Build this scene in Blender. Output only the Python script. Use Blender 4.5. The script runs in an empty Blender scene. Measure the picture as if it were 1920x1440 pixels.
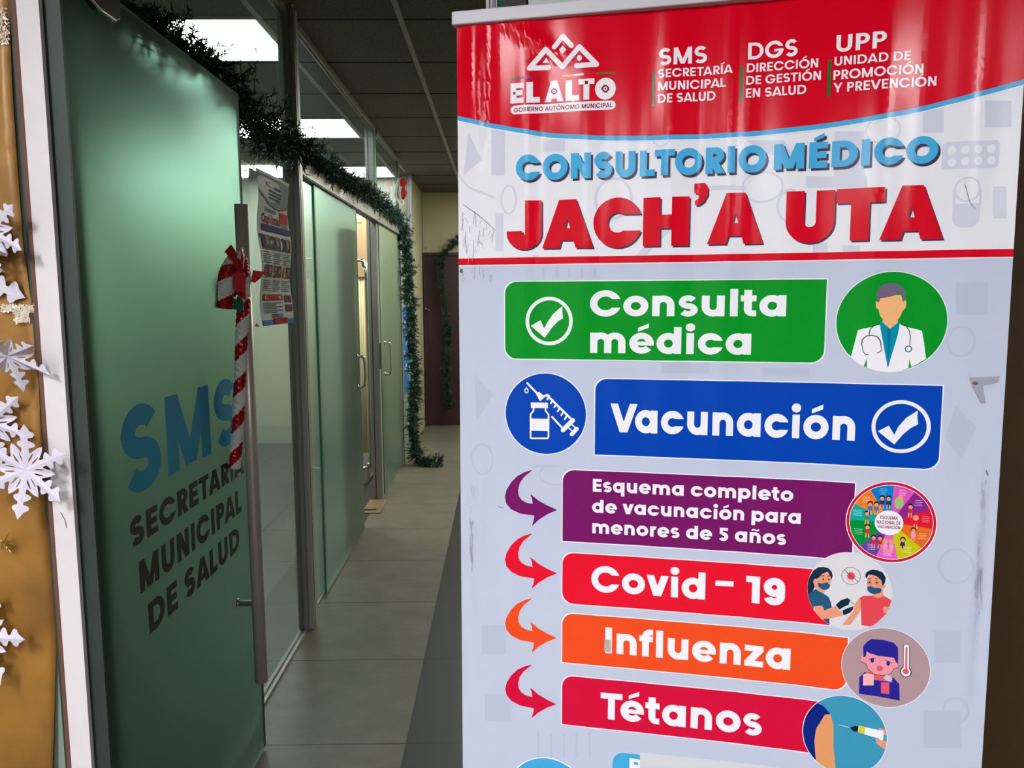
import bpy, math, random
from mathutils import Vector, Matrix
from mathutils.geometry import tessellate_polygon

# ------------------------------------------------------------------ camera, world, exposure
sc = bpy.context.scene
COL = sc.collection
PITCH, YAW, ROLL, FPX = math.radians(6.378), math.radians(0.753), math.radians(-0.291), 1450.0
fwd = Vector((math.sin(YAW) * math.cos(PITCH), math.cos(YAW) * math.cos(PITCH), -math.sin(PITCH)))
rgt = Vector((math.cos(YAW), -math.sin(YAW), 0))
upv = rgt.cross(fwd)
r2 = math.cos(ROLL) * rgt + math.sin(ROLL) * upv
u2 = -math.sin(ROLL) * rgt + math.cos(ROLL) * upv
CAM = Vector((0, 0, 1.5))
cd = bpy.data.cameras.new('camera')
cam = bpy.data.objects.new('camera', cd)
COL.objects.link(cam)
cam.matrix_world = Matrix((
    (r2.x, u2.x, -fwd.x, CAM.x), (r2.y, u2.y, -fwd.y, CAM.y),
    (r2.z, u2.z, -fwd.z, CAM.z), (0, 0, 0, 1)))
cd.sensor_fit = 'HORIZONTAL'
cd.sensor_width = 36
cd.lens = 36 * FPX / 1920
cd.clip_start = 0.05
sc.camera = cam

w = bpy.data.worlds.new('world')
sc.world = w
w.use_nodes = True
w.node_tree.nodes['Background'].inputs[0].default_value = (0.75, 0.85, 1.0, 1)
w.node_tree.nodes['Background'].inputs[1].default_value = 0.05
sc.view_settings.view_transform = 'Standard'
sc.view_settings.look = 'None'
sc.view_settings.gamma = 1
sc.view_settings.use_curve_mapping = False
sc.view_settings.exposure = 0.0
FRONT_LAMP, OFFICE_LAMP, HALL_FILL = 90.0, 16.0, 50.0

# ------------------------------------------------------------------ helpers
def lin(c):
    out = []
    for x in c[:3]:
        x /= 255.0
        out.append(x / 12.92 if x <= 0.04045 else ((x + 0.055) / 1.055) ** 2.4)
    return (*out, 1)

MATS = {}
def mat(name, rgb, rough=0.5, metal=0.0, spec=0.5, noise=0.0, nscale=30.0, bump=0.0, bscale=200.0, emit=0.0, coat=0.0, stretch=None):
    if name in MATS:
        return MATS[name]
    m = bpy.data.materials.new(name)
    m.use_nodes = True
    nt = m.node_tree
    b = nt.nodes['Principled BSDF']
    c = lin(rgb)
    b.inputs['Base Color'].default_value = c
    b.inputs['Roughness'].default_value = rough
    b.inputs['Metallic'].default_value = metal
    b.inputs['Specular IOR Level'].default_value = spec
    b.inputs['Coat Weight'].default_value = coat
    if emit:
        b.inputs['Emission Color'].default_value = c
        b.inputs['Emission Strength'].default_value = emit
    if noise or bump:
        tc = nt.nodes.new('ShaderNodeTexCoord')
        vec = tc.outputs['Object']
        if stretch:
            mp = nt.nodes.new('ShaderNodeMapping')
            mp.inputs['Scale'].default_value = stretch
            nt.links.new(vec, mp.inputs['Vector'])
            vec = mp.outputs['Vector']
    if noise:
        n = nt.nodes.new('ShaderNodeTexNoise')
        n.inputs['Scale'].default_value = nscale
        n.inputs['Detail'].default_value = 5
        nt.links.new(vec, n.inputs['Vector'])
        r = nt.nodes.new('ShaderNodeValToRGB')
        r.color_ramp.elements[0].position = 0.3
        r.color_ramp.elements[1].position = 0.7
        r.color_ramp.elements[0].color = (*[x * (1 - noise) for x in c[:3]], 1)
        r.color_ramp.elements[1].color = (*[min(1, x * (1 + noise)) for x in c[:3]], 1)
        nt.links.new(n.outputs['Fac'], r.inputs['Fac'])
        nt.links.new(r.outputs['Color'], b.inputs['Base Color'])
    if bump:
        n2 = nt.nodes.new('ShaderNodeTexNoise')
        n2.inputs['Scale'].default_value = bscale
        n2.inputs['Detail'].default_value = 3
        nt.links.new(vec, n2.inputs['Vector'])
        bp_ = nt.nodes.new('ShaderNodeBump')
        bp_.inputs['Strength'].default_value = bump
        bp_.inputs['Distance'].default_value = 0.01
        nt.links.new(n2.outputs['Fac'], bp_.inputs['Height'])
        nt.links.new(bp_.outputs['Normal'], b.inputs['Normal'])
    MATS[name] = m
    return m

def glassy(name, tint, clear=0.5, refr=0.0, rough=0.4, diffuse=(0.5, 0.6, 0.55), trans=0.3, gloss=0.06, grough=0.05):
    """sheet of glass: part clear, part rough see-through, the rest a film that scatters light"""
    m = bpy.data.materials.new(name)
    m.use_nodes = True
    nt = m.node_tree
    nt.nodes.clear()
    N = nt.nodes.new
    out = N('ShaderNodeOutputMaterial')
    t = N('ShaderNodeBsdfTransparent'); t.inputs[0].default_value = (*tint, 1)
    rf = N('ShaderNodeBsdfRefraction'); rf.inputs['Color'].default_value = (*tint, 1)
    rf.inputs['Roughness'].default_value = rough; rf.inputs['IOR'].default_value = 1.12
    d = N('ShaderNodeBsdfDiffuse'); d.inputs[0].default_value = (*diffuse, 1)
    tl = N('ShaderNodeBsdfTranslucent'); tl.inputs[0].default_value = (*diffuse, 1)
    g = N('ShaderNodeBsdfGlossy'); g.inputs['Roughness'].default_value = grough
    def mix(a, b_, f):
        x = N('ShaderNodeMixShader'); x.inputs[0].default_value = f
        nt.links.new(a.outputs[0], x.inputs[1]); nt.links.new(b_.outputs[0], x.inputs[2])
        return x
    film = mix(d, tl, trans)
    a = t
    rest = 1 - clear
    if refr > 0:
        see = mix(film, rf, refr / max(1e-6, rest))
    else:
        see = film
    a = mix(t, see, rest)
    fr = N('ShaderNodeFresnel'); fr.inputs[0].default_value = 1.45
    x = N('ShaderNodeMixShader')
    mu = N('ShaderNodeMath'); mu.operation = 'MULTIPLY'; mu.inputs[1].default_value = gloss / 0.04
    nt.links.new(fr.outputs[0], mu.inputs[0]); nt.links.new(mu.outputs[0], x.inputs[0])
    nt.links.new(a.outputs[0], x.inputs[1]); nt.links.new(g.outputs[0], x.inputs[2])
    nt.links.new(x.outputs[0], out.inputs[0])
    MATS[name] = m
    return m

class MB:
    """collects shapes, builds ONE mesh object"""
    def __init__(s):
        s.v, s.f, s.m, s.mats, s.n = [], [], [], [], None
    def mi(s, m):
        if m not in s.mats:
            s.mats.append(m)
        return s.mats.index(m)
    def face(s, pts, m):
        i = len(s.v)
        s.v += [tuple(p) for p in pts]
        s.f.append(tuple(range(i, i + len(pts))))
        s.m.append(s.mi(m))
    def box(s, a, b, m, bevel=0.0):
        x0, y0, z0 = a; x1, y1, z1 = b
        i = len(s.v)
        s.v += [(x0, y0, z0), (x1, y0, z0), (x1, y1, z0), (x0, y1, z0), (x0, y0, z1), (x1, y0, z1), (x1, y1, z1), (x0, y1, z1)]
        for q in ((0, 3, 2, 1), (4, 5, 6, 7), (0, 1, 5, 4), (1, 2, 6, 5), (2, 3, 7, 6), (3, 0, 4, 7)):
            s.f.append(tuple(i + k for k in q)); s.m.append(s.mi(m))
        return s
    def obox(s, c, ax, ay, az, m):
        c = Vector(c); i = len(s.v)
        for dz in (-1, 1):
            for dx, dy in ((-1, -1), (1, -1), (1, 1), (-1, 1)):
                s.v.append(tuple(c + ax * dx + ay * dy + az * dz))
        for q in ((0, 3, 2, 1), (4, 5, 6, 7), (0, 1, 5, 4), (1, 2, 6, 5), (2, 3, 7, 6), (3, 0, 4, 7)):
            s.f.append(tuple(i + k for k in q)); s.m.append(s.mi(m))
    def tube(s, pts, r, m, n=12, cap=True):
        pts = [Vector(p) for p in pts]
        rr = r if isinstance(r, (list, tuple)) else [r] * len(pts)
        rings = []
        t0 = (pts[1] - pts[0]).normalized()
        a = Vector((0, 0, 1)) if abs(t0.z) < 0.9 else Vector((1, 0, 0))
        x = t0.cross(a).normalized()
        for k, p in enumerate(pts):
            t = (pts[min(k + 1, len(pts) - 1)] - pts[max(k - 1, 0)]).normalized()
            x = (x - t * x.dot(t)).normalized()
            y = t.cross(x)
            i = len(s.v)
            s.v += [tuple(p + (x * math.cos(2 * math.pi * j / n) + y * math.sin(2 * math.pi * j / n)) * rr[k]) for j in range(n)]
            rings.append(i)
        mi = s.mi(m)
        for k in range(len(rings) - 1):
            for j in range(n):
                a_, b_ = rings[k], rings[k + 1]
                s.f.append((a_ + j, a_ + (j + 1) % n, b_ + (j + 1) % n, b_ + j)); s.m.append(mi)
        if cap:
            s.f.append(tuple(rings[0] + j for j in range(n))[::-1]); s.m.append(mi)
            s.f.append(tuple(rings[-1] + j for j in range(n))); s.m.append(mi)
    def build(s, name, parent=None, smooth=False, normals=None, bevel=0.0):
        me = bpy.data.meshes.new(name)
        me.from_pydata(s.v, [], s.f)
        for m in s.mats:
            me.materials.append(m)
        me.polygons.foreach_set('material_index', s.m)
        if smooth:
            me.polygons.foreach_set('use_smooth', [True] * len(s.f))
        me.update()
        if normals:
            me.polygons.foreach_set('use_smooth', [True] * len(s.f))
            me.normals_split_custom_set_from_vertices(normals)
        o = bpy.data.objects.new(name, me)
        COL.objects.link(o)
        if parent:
            attach(o, parent)
        if smooth == 'auto':
            pass
        if bevel:
            b = o.modifiers.new('bevel', 'BEVEL'); b.width = bevel; b.segments = 2; b.limit_method = 'ANGLE'
        return o

WORLD = {}
def attach(o, parent):
    o.parent = parent
    loc = Vector((0, 0, 0))
    p = parent
    while p:
        if p.type == 'EMPTY':
            loc = Vector(p.location)
        p = p.parent
    o.matrix_parent_inverse = Matrix.Translation(-loc) if parent.type == 'EMPTY' else Matrix.Identity(4)

def root(name, loc, label=None, cat=None, group=None, kind=None):
    o = bpy.data.objects.new(name, None)
    o.empty_display_size = 0.05
    COL.objects.link(o)
    o.location = loc
    return tag(o, label, cat, group, kind)

def tag(o, label=None, cat=None, group=None, kind=None):
    if label: o['label'] = label
    if cat: o['category'] = cat
    if group: o['group'] = group
    if kind: o['kind'] = kind
    return o

def at(x, y, axis, val):
    """a point of the photograph carried out to the plane  axis = val  of the room"""
    d = r2 * (x - 960) + u2 * -(y - 720) + fwd * FPX
    t = (val - CAM[axis]) / d[axis]
    return CAM + d * t

def cat_rom(pts, k=6, closed=False):
    n = len(pts); out = []
    P = [Vector(p) for p in pts]
    rng = range(n if closed else n - 1)
    for i in rng:
        p0 = P[(i - 1) % n] if closed or i > 0 else P[0]
        p1, p2 = P[i], P[(i + 1) % n]
        p3 = P[(i + 2) % n] if closed or i + 2 < n else P[-1]
        for j in range(k):
            t = j / k
            out.append(0.5 * ((2 * p1) + (p2 - p0) * t + (2 * p0 - 5 * p1 + 4 * p2 - p3) * t * t + (3 * p1 - p0 - 3 * p2 + p3) * t ** 3))
    if not closed:
        out.append(P[-1])
    return out

# ------------------------------------------------------------------ lettering: glyphs drawn as strokes, cap height 1
def seg(a, b, w_):
    a, b = Vector(a), Vector(b)
    d = (b - a).normalized(); n = Vector((-d.y, d.x)) * w_ / 2
    return [a - n, b - n, b + n, a + n]
def quad(*p):
    return [Vector(q) for q in p]
def ring(cx, cy, rx, ry, w_, a0=0, a1=360, wy=None, n=None, b0=None, b1=None):
    wy = w_ if wy is None else wy
    n = n or max(6, int(abs(a1 - a0) / 12))
    b0 = a0 if b0 is None else b0; b1 = a1 if b1 is None else b1
    out = []
    def P(t, f):
        ao = math.radians(a0 + (a1 - a0) * t); ai = math.radians(b0 + (b1 - b0) * t)
        return (Vector((cx + rx * math.cos(ao), cy + ry * math.sin(ao))), Vector((cx + (rx - w_) * math.cos(ai), cy + (ry - wy) * math.sin(ai))))
    for k in range(n):
        o0, i0 = P(k / n, 0); o1, i1 = P((k + 1) / n, 0)
        out.append([o0, o1, i1, i0])
    return out
def cring(cx, cy, rx, ry, w_, g, g2=None, wy=None):
    """C-shaped ring whose ends are cut level at +g and -g2 from its middle"""
    wy = w_ if wy is None else wy
    g2 = g if g2 is None else g2
    ao, ai = math.degrees(math.asin(min(.95, g / ry))), math.degrees(math.asin(min(.95, g / (ry - wy))))
    bo, bi = math.degrees(math.asin(min(.95, g2 / ry))), math.degrees(math.asin(min(.95, g2 / (ry - wy))))
    return ring(cx, cy, rx, ry, w_, ao, 360 - bo, wy, 26, ai, 360 - bi)
def path(pts, w_):
    pts = [Vector(p) for p in pts]
    out = []; L = []
    for i, p in enumerate(pts):
        d = (pts[min(i + 1, len(pts) - 1)] - pts[max(i - 1, 0)]).normalized()
        n = Vector((-d.y, d.x)) * w_ / 2
        L.append((p + n, p - n))
    for i in range(len(pts) - 1):
        out.append([L[i][0], L[i + 1][0], L[i + 1][1], L[i][1]])
    return out
def spine(W, H, w_, y0=-0.015):
    """S"""
    h = H + 0.03
    ry = (h - w_) / 4
    rx = (W - w_) / 2
    cx = W / 2
    pts = []
    for a in range(28, 271, 14):
        a_ = math.radians(a)
        pts.append((cx + rx * math.cos(a_) * (0.93 if a < 180 else 1), y0 + h - w_ / 2 - ry + ry * math.sin(a_)))
    for a in range(90 - 14, -153, -14):
        a_ = math.radians(a)
        pts.append((cx + rx * math.cos(a_), y0 + w_ / 2 + ry + ry * math.sin(a_)))
    return path(pts, w_)
def acute(c, h):
    return [quad((c - .17, h + .05), (c + .20, h + .20), (c + .20, h + .36), (c - .17, h + .19))]
def disc(cx, cy, rx, ry, n=24):
    return [[Vector((cx + rx * math.cos(2 * math.pi * k / n), cy + ry * math.sin(2 * math.pi * k / n))) for k in range(n)]]
XH = 0.79

def glyph(ch, w_):
    b = w_ * .88                                  # bar thickness
    sL, sR = .085, .045                           # side space: straight, round
    Q, adv = [], 0
    def R(x0, y0, x1, y1): return quad((x0, y0), (x1, y0), (x1, y1), (x0, y1))
    base = {'É': 'E', 'Í': 'I', 'Ó': 'O', 'é': 'e', 'ó': 'o', 'ñ': 'n'}.get(ch, ch)
    if base == ' ': return [], .36
    if base == 'A':
        W = .86 + w_ * .55; c = W / 2; a = w_ * .55
        Q += [quad((0, 0), (1.12 * w_, 0), (c + a * .6, 1), (c - a, 1)), quad((W - 1.12 * w_, 0), (W, 0), (c + a, 1), (c - a * .6, 1))]
        k = (c - a); yb, yt = .16, .16 + .8 * w_
        Q += [quad((k * yb + .05, yb), (W - k * yb - .05, yb), (W - k * yt - .05, yt), (k * yt + .05, yt))]
        return Q, W + .02
    if base == 'B':
        W = .52 + w_ * .8; Q.append(R(sL, 0, sL + w_, 1))
        for (y0, y1, xr) in ((0, .545, sL + W), (.455, 1, sL + W - .03)):
            r = (y1 - y0) / 2
            Q += ring(xr - r, (y0 + y1) / 2, r, r, w_, -90, 90, b)
            Q += [R(sL, y0, xr - r, y0 + b), R(sL, y1 - b, xr - r, y1)]
        return Q, sL + W + sR
    if base == 'C':
        return cring(sR + .53, .5, .53, .52, w_, .17), sR + 1.04 + sR
    if base == 'D':
        W = .86 + w_ * .2; Q.append(R(sL, 0, sL + w_, 1))
        Q += ring(sL + W - .5, .5, .5, .5, w_, -90, 90, b); Q += [R(sL, 0, sL + W - .5, b), R(sL, 1 - b, sL + W - .5, 1)]
        return Q, sL + W + sR
    if base == 'E':
        W = .42 + w_ * .85; Q += [R(sL, 0, sL + w_, 1), R(sL, 0, sL + W, b), R(sL, 1 - b, sL + W, 1), R(sL, .5 - b * .48, sL + W * .94, .5 + b * .48)]
        if ch == 'É': Q += acute(sL + W / 2, .98)
        return Q, sL + W + .06
    if base == 'G':
        Q += cring(sR + .53, .5, .53, .52, w_, .18, .0001); Q += [R(sR + .53, .5 - b * .72, sR + 1.06, .5 + b * .1)]
        return Q, sR + 1.06 + sR
    if base == 'H':
        W = .62 + w_ * .7; Q += [R(sL, 0, sL + w_, 1), R(sL + W - w_, 0, sL + W, 1), R(sL, .5 - b / 2, sL + W, .5 + b / 2)]
        return Q, W + 2 * sL
    if base in 'I':
        Q.append(R(sL, 0, sL + w_, 1))
        if ch == 'Í': Q += acute(sL + w_ / 2 + .05, 1.0)
        return Q, w_ + 2 * sL
    if base == 'J':
        W = .46 + w_ * .7; r = W / 2
        Q.append(R(W - w_, r - .04, W, 1)); Q += ring(r, r - .015, r, r, w_, 180, 360, w_ * .95); Q.append(R(0, r - .02, w_, r + .03))
        return Q, W + sL
    if base == 'L':
        W = .38 + w_ * .8; Q += [R(sL, 0, sL + w_, 1), R(sL, 0, sL + W, b)]
        return Q, sL + W + .03
    if base == 'M':
        W = .80 + w_ * 1.1; x0, x1 = sL, sL + W; c = (x0 + x1) / 2; a = w_ * .52
        Q += [R(x0, 0, x0 + w_, 1), R(x1 - w_, 0, x1, 1), quad((x0, 1), (x0 + 1.12 * w_, 1), (c + a, .02), (c - a, .02)), quad((x1 - 1.12 * w_, 1), (x1, 1), (c + a, .02), (c - a, .02))]
        return Q, W + 2 * sL
    if base == 'N':
        W = .60 + w_ * .85; x0, x1 = sL, sL + W
        Q += [R(x0, 0, x0 + w_, 1), R(x1 - w_, 0, x1, 1), quad((x0, 1), (x0 + w_ * 1.12, 1), (x1, 0), (x1 - w_ * 1.12, 0))]
        return Q, W + 2 * sL
    if base == 'O':
        Q += ring(sR + .54, .5, .54, .52, w_, 0, 360)
        if ch == 'Ó': Q += acute(sR + .56, 1.0)
        return Q, 1.08 + 2 * sR
    if base in 'PR':
        W = .50 + w_ * .75; yb = .37; r = (1 - yb) / 2
        Q += [R(sL, 0, sL + w_, 1)] + ring(sL + W - r, 1 - r, r, r, w_, -90, 90, b) + [R(sL, 1 - b, sL + W - r, 1), R(sL, yb, sL + W - r, yb + b)]
        if base == 'R': Q.append(quad((sL + W - w_ * 1.1, 0), (sL + W + .04, 0), (sL + W * .62 + w_ * .2, yb + .06), (sL + W * .62 - w_ * .9, yb + .06)))
        return Q, sL + W + sR
    if base == 'Q':
        return ring(sR + .54, .5, .54, .52, w_, 0, 360) + [quad((.62, .28), (.78, .36), (1.08, -.04), (.86, -.04))], 1.16 + sR
    if base == 'S':
        W = .62 + w_ * .45
        return [[Vector((p.x + sR, p.y)) for p in q] for q in spine(W, 1, w_ * .98)], W + 2 * sR
    if base == 'T':
        W = .62 + w_ * .65; Q += [R(0.02, 1 - b, .02 + W, 1), R(.02 + W / 2 - w_ / 2, 0, .02 + W / 2 + w_ / 2, 1)]
        return Q, W + .04
    if base == 'U':
        W = .60 + w_ * .75; r = W / 2
        Q += [R(sL, r - .06, sL + w_, 1), R(sL + W - w_, r - .06, sL + W, 1)] + ring(sL + r, r - .02, r, r, w_, 180, 360)
        return Q, W + 2 * sL
    if base == 'V':
        W = .82 + w_ * .75; c = W / 2; a = w_ * .58
        Q += [quad((c - a, 0), (c + a * .9, 0), (1.12 * w_, 1), (0, 1)), quad((c - a * .9, 0), (c + a, 0), (W, 1), (W - 1.12 * w_, 1))]
        return Q, W
    if base == 'Y':
        W = .78 + w_ * .6; c = W / 2; a = w_ * .5
        Q += [R(c - w_ / 2, 0, c + w_ / 2, .45), quad((c - a, .36), (c + a, .40), (1.12 * w_, 1), (0, 1)), quad((c - a, .40), (c + a, .36), (W, 1), (W - 1.12 * w_, 1))]
        return Q, W
    if base == "'":
        Q += [R(.03, .78, .03 + w_ * 1.05, 1)] + [quad((.03 + w_ * .55, .82), (.03 + w_ * 1.05, .82), (.03 + w_ * .75, .62), (.03, .56)), quad((.03, .56), (.03 + w_ * .7, .6), (.03 + w_ * .3, .74), (.03, .68))]
        return Q, w_ * 1.1 + .06
    if base in ('-', '–'):
        return [R(.05, .30, .60, .30 + b)], .65
    # digits
    if base == '1':
        W = .2 + w_; return [R(W - w_ + .03, 0, W + .03, 1), R(.03, 1 - b, W, 1)], W + .11
    if base == '5':
        W = .48 + w_ * .7
        Q += [R(.12, 1 - b, sR + W - .03, 1), R(.12, .52, .12 + w_ * .8, 1)] + ring(sR + W / 2, .325, W / 2, .335, w_, -150, 130)
        return Q, W + 2 * sR
    if base == '9':
        W = .52 + w_ * .7; r = W / 2
        Q += ring(sR + r, 1 - r * .98, r, r, w_, 0, 360) + [quad((sR + W - w_, 1 - r), (sR + W, 1 - r), (sR + W, .33), (sR + W - w_, .33))] + ring(sR + r, .33, r, .345, w_, -160, 0)
        return Q, W + 2 * sR
    if base in '2346':
        W = .6
        if base == '2': Q += ring(.33, .7, .3, .31, w_, -30, 170) + [quad((.03, 0), (.03 + w_, 0), (.62, .6), (.4, .55)), R(.03, 0, .63, b)]
        if base == '3': Q += ring(.3, .74, .28, .27, w_, -90, 150) + ring(.3, .28, .3, .29, w_, -150, 90)
        if base == '4': Q += [R(.38, 0, .38 + w_, 1), R(.02, .2, .66, .2 + b), quad((.02, .2), (.2, .2), (.5, 1), (.36, 1))]
        if base == '6': Q += ring(.33, .32, .3, .33, w_, 0, 360) + path([(.45, .97), (.25, .8), (.14, .55), (.12, .35)], w_)
        return Q, .72
    # lower case
    xr = .40; yr = XH / 2 + .01; cy = XH / 2
    if base in 'adq':
        W = .80; cx = sR + xr
        Q += ring(cx, cy, xr, yr, w_, 0, 360)
        x1 = sR + W + w_ * .12
        y0, y1 = {'a': (0, XH), 'd': (0, 1.02), 'q': (-.29, XH)}[base]
        Q.append(R(x1 - w_, y0, x1, y1))
        return Q, x1 + sL
    if base == 'p':
        Q += ring(sL + xr, cy, xr, yr, w_, 0, 360); Q.append(R(sL - w_ * .12, -.29, sL + w_ * .88, XH))
        return Q, sL + .8 + sR
    if base == 'o':
        Q += ring(sR + .42, cy, .42, yr, w_, 0, 360)
        if ch == 'ó': Q += acute(sR + .44, XH)
        return Q, .84 + 2 * sR
    if base == 'c':
        return cring(sR + .42, cy, .42, yr, w_, .125), .82 + 2 * sR
    if base == 'e':
        Q += ring(sR + .42, cy, .42, yr, w_, 0, 322, w_ * .95); Q.append(R(sR + w_ * .6, cy - b * .40, sR + .835, cy + b * .28))
        if ch == 'é': Q += acute(sR + .46, XH)
        return Q, .84 + 2 * sR
    if base == 'i':
        Q.append(R(sL, 0, sL + w_, XH)); Q += disc(sL + w_ / 2, XH + .22, w_ * .64, w_ * .60)
        return Q, w_ + 2 * sL
    if base == 'l':
        return [R(sL, 0, sL + w_, 1.04)], w_ + 2 * sL
    if base in 'nm':
        W = .46 + w_ * 1.1; r = W / 2
        Q += [R(sL, 0, sL + w_, XH)]
        Q += ring(sL + r, XH + .01 - r, r, r, w_, 0, 180); Q.append(R(sL + W - w_, 0, sL + W, XH + .012 - r))
        if base == 'm':
            W2 = W - w_
            Q += ring(sL + W2 + r, XH + .01 - r, r, r, w_, 0, 180); Q.append(R(sL + W2 + W - w_, 0, sL + W2 + W, XH + .012 - r))
            return Q, sL + W2 + W + sL
        if ch == 'ñ':
            c = sL + r
            Q += path([(c - .24, XH + .13), (c - .12, XH + .22), (c, XH + .18), (c + .12, XH + .13), (c + .24, XH + .23)], .11)
        return Q, W + 2 * sL
    if base == 'r':
        r = .23 + w_ * .4
        Q += [R(sL, 0, sL + w_, XH)] + ring(sL + r + .02, XH + .01 - r, r, r, w_, 70, 180)
        return Q, sL + r + .14
    if base == 's':
        W = .50 + w_ * .5
        return [[Vector((p.x + sR, p.y)) for p in q] for q in spine(W, XH, w_ * .86)], W + 2 * sR
    if base == 't':
        Q += [R(.11, .24, .11 + w_, 1.0), R(0.0, XH - b, .50, XH)] + ring(.11 + .27, .27, .27, .27, w_, 180, 270, b) + [R(.11 + .26, 0, .50, b)]
        return Q, .55
    if base == 'f':
        Q += [R(.11, 0, .11 + w_, .78), R(0, XH - b, .50, XH)] + ring(.11 + .29, .76, .29, .29, w_, 90, 180, b) + [R(.39, 1.05 - b, .50, 1.05)]
        return Q, .53
    if base == 'u':
        W = .46 + w_ * 1.1; r = W / 2
        Q += [R(sL, r - .05, sL + w_, XH), R(sL + W - w_, 0, sL + W, XH)] + ring(sL + r, r - .01, r, r, w_, 180, 360)
        return Q, W + 2 * sL
    if base == 'v':
        W = .58 + w_ * .9; c = W / 2; a = w_ * .56
        Q += [quad((c - a, 0), (c + a * .9, 0), (1.1 * w_, XH), (0, XH)), quad((c - a * .9, 0), (c + a, 0), (W, XH), (W - 1.1 * w_, XH))]
        return Q, W
    if base == 'z':
        W = .64; Q += [R(.04, 0, .04 + W, b), R(.04, XH - b, .04 + W, XH), quad((.04, b * .9), (.04 + w_ * 1.3, b * .9), (.04 + W, XH - b * .9), (.04 + W - w_ * 1.3, XH - b * .9))]
        return Q, W + .08
    return [], .4

def text_polys(s, w_):
    out = []; x = 0; prev = ' '
    for ch in s:
        Q, adv = glyph(ch, w_)
        if prev + ch in ('TA', 'LT', 'AT', 'Va', 'Té', 'AL', 'PA', 'TO', 'AV'):
            x -= .06 if prev + ch != 'Té' and prev + ch != 'Va' else .13
        out += [[Vector((p.x + x, p.y)) for p in q] for q in Q]
        x += adv; prev = ch
    xs = [p.x for q in out for p in q]
    x0, x1 = min(xs), max(xs)
    return [[Vector(((p.x - x0) / (x1 - x0), p.y)) for p in q] for q in out]

# ------------------------------------------------------------------ materials
M_ALU = mat('brushed_aluminium', (168, 167, 162), 0.42, 0.35, noise=.06, nscale=60, stretch=(1, 1, .05))
M_ALU_D = mat('dull_aluminium', (140, 140, 134), 0.5, 0.5, noise=.05, nscale=60, stretch=(1, 1, .05))
M_CHROME = mat('chrome', (200, 198, 192), 0.16, 1.0)
M_STEEL = mat('steel_tube', (190, 180, 168), 0.36, 0.35)
M_DARK = mat('dark_anodised_metal', (52, 64, 60), 0.5, 0.3, noise=.08, nscale=90)
M_BLACK = mat('black_plastic', (22, 22, 26), 0.35)
M_WHITE_PAINT = mat('white_painted_strip', (222, 214, 216), 0.45, noise=.03, nscale=14, bump=.06, bscale=60)
M_BEIGE = mat('beige_wall_paint', (168, 162, 132), 0.8, noise=.05, nscale=3)
M_CREAM = mat('cream_wall_paint', (184, 186, 172), 0.8, noise=.03, nscale=2)
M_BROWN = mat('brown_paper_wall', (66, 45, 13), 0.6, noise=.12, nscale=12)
M_GOLD = mat('gold_wrapping_paper', (150, 106, 44), 0.42, 0.2, noise=.3, nscale=7, bump=.8, bscale=9)
M_PAPER = mat('white_paper', (214, 208, 224), 0.7, noise=.02, nscale=50)
M_FIR = mat('garland_green', (16, 66, 42), 0.6, noise=.4, nscale=25)
M_FIR2 = mat('garland_dark_green', (8, 40, 30), 0.5, noise=.3, nscale=25)
M_RED = mat('red_foil_ribbon', (168, 10, 22), 0.25, 0.2, noise=.2, nscale=60, bump=.3, bscale=70)
M_WRED = mat('bright_red_felt', (190, 20, 30), 0.7)
M_WHITE = mat('white_wrap', (210, 210, 202), 0.5, noise=.06, nscale=60, bump=.25, bscale=80)
M_GREENLEAF = mat('green_foil_leaf', (6, 92, 52), 0.35, noise=.2, nscale=60)
M_BELL = mat('gold_foil', (190, 140, 20), 0.25, 0.9)
M_LAMP_OFF = mat('office_lamp_diffuser', (250, 253, 255), 0.5, emit=OFFICE_LAMP)
M_LAMP_FRONT = mat('front_lamp_diffuser', (250, 250, 255), 0.5, emit=FRONT_LAMP)
M_LAMP_FR = mat('lamp_frame', (190, 195, 198), 0.5)

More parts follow.
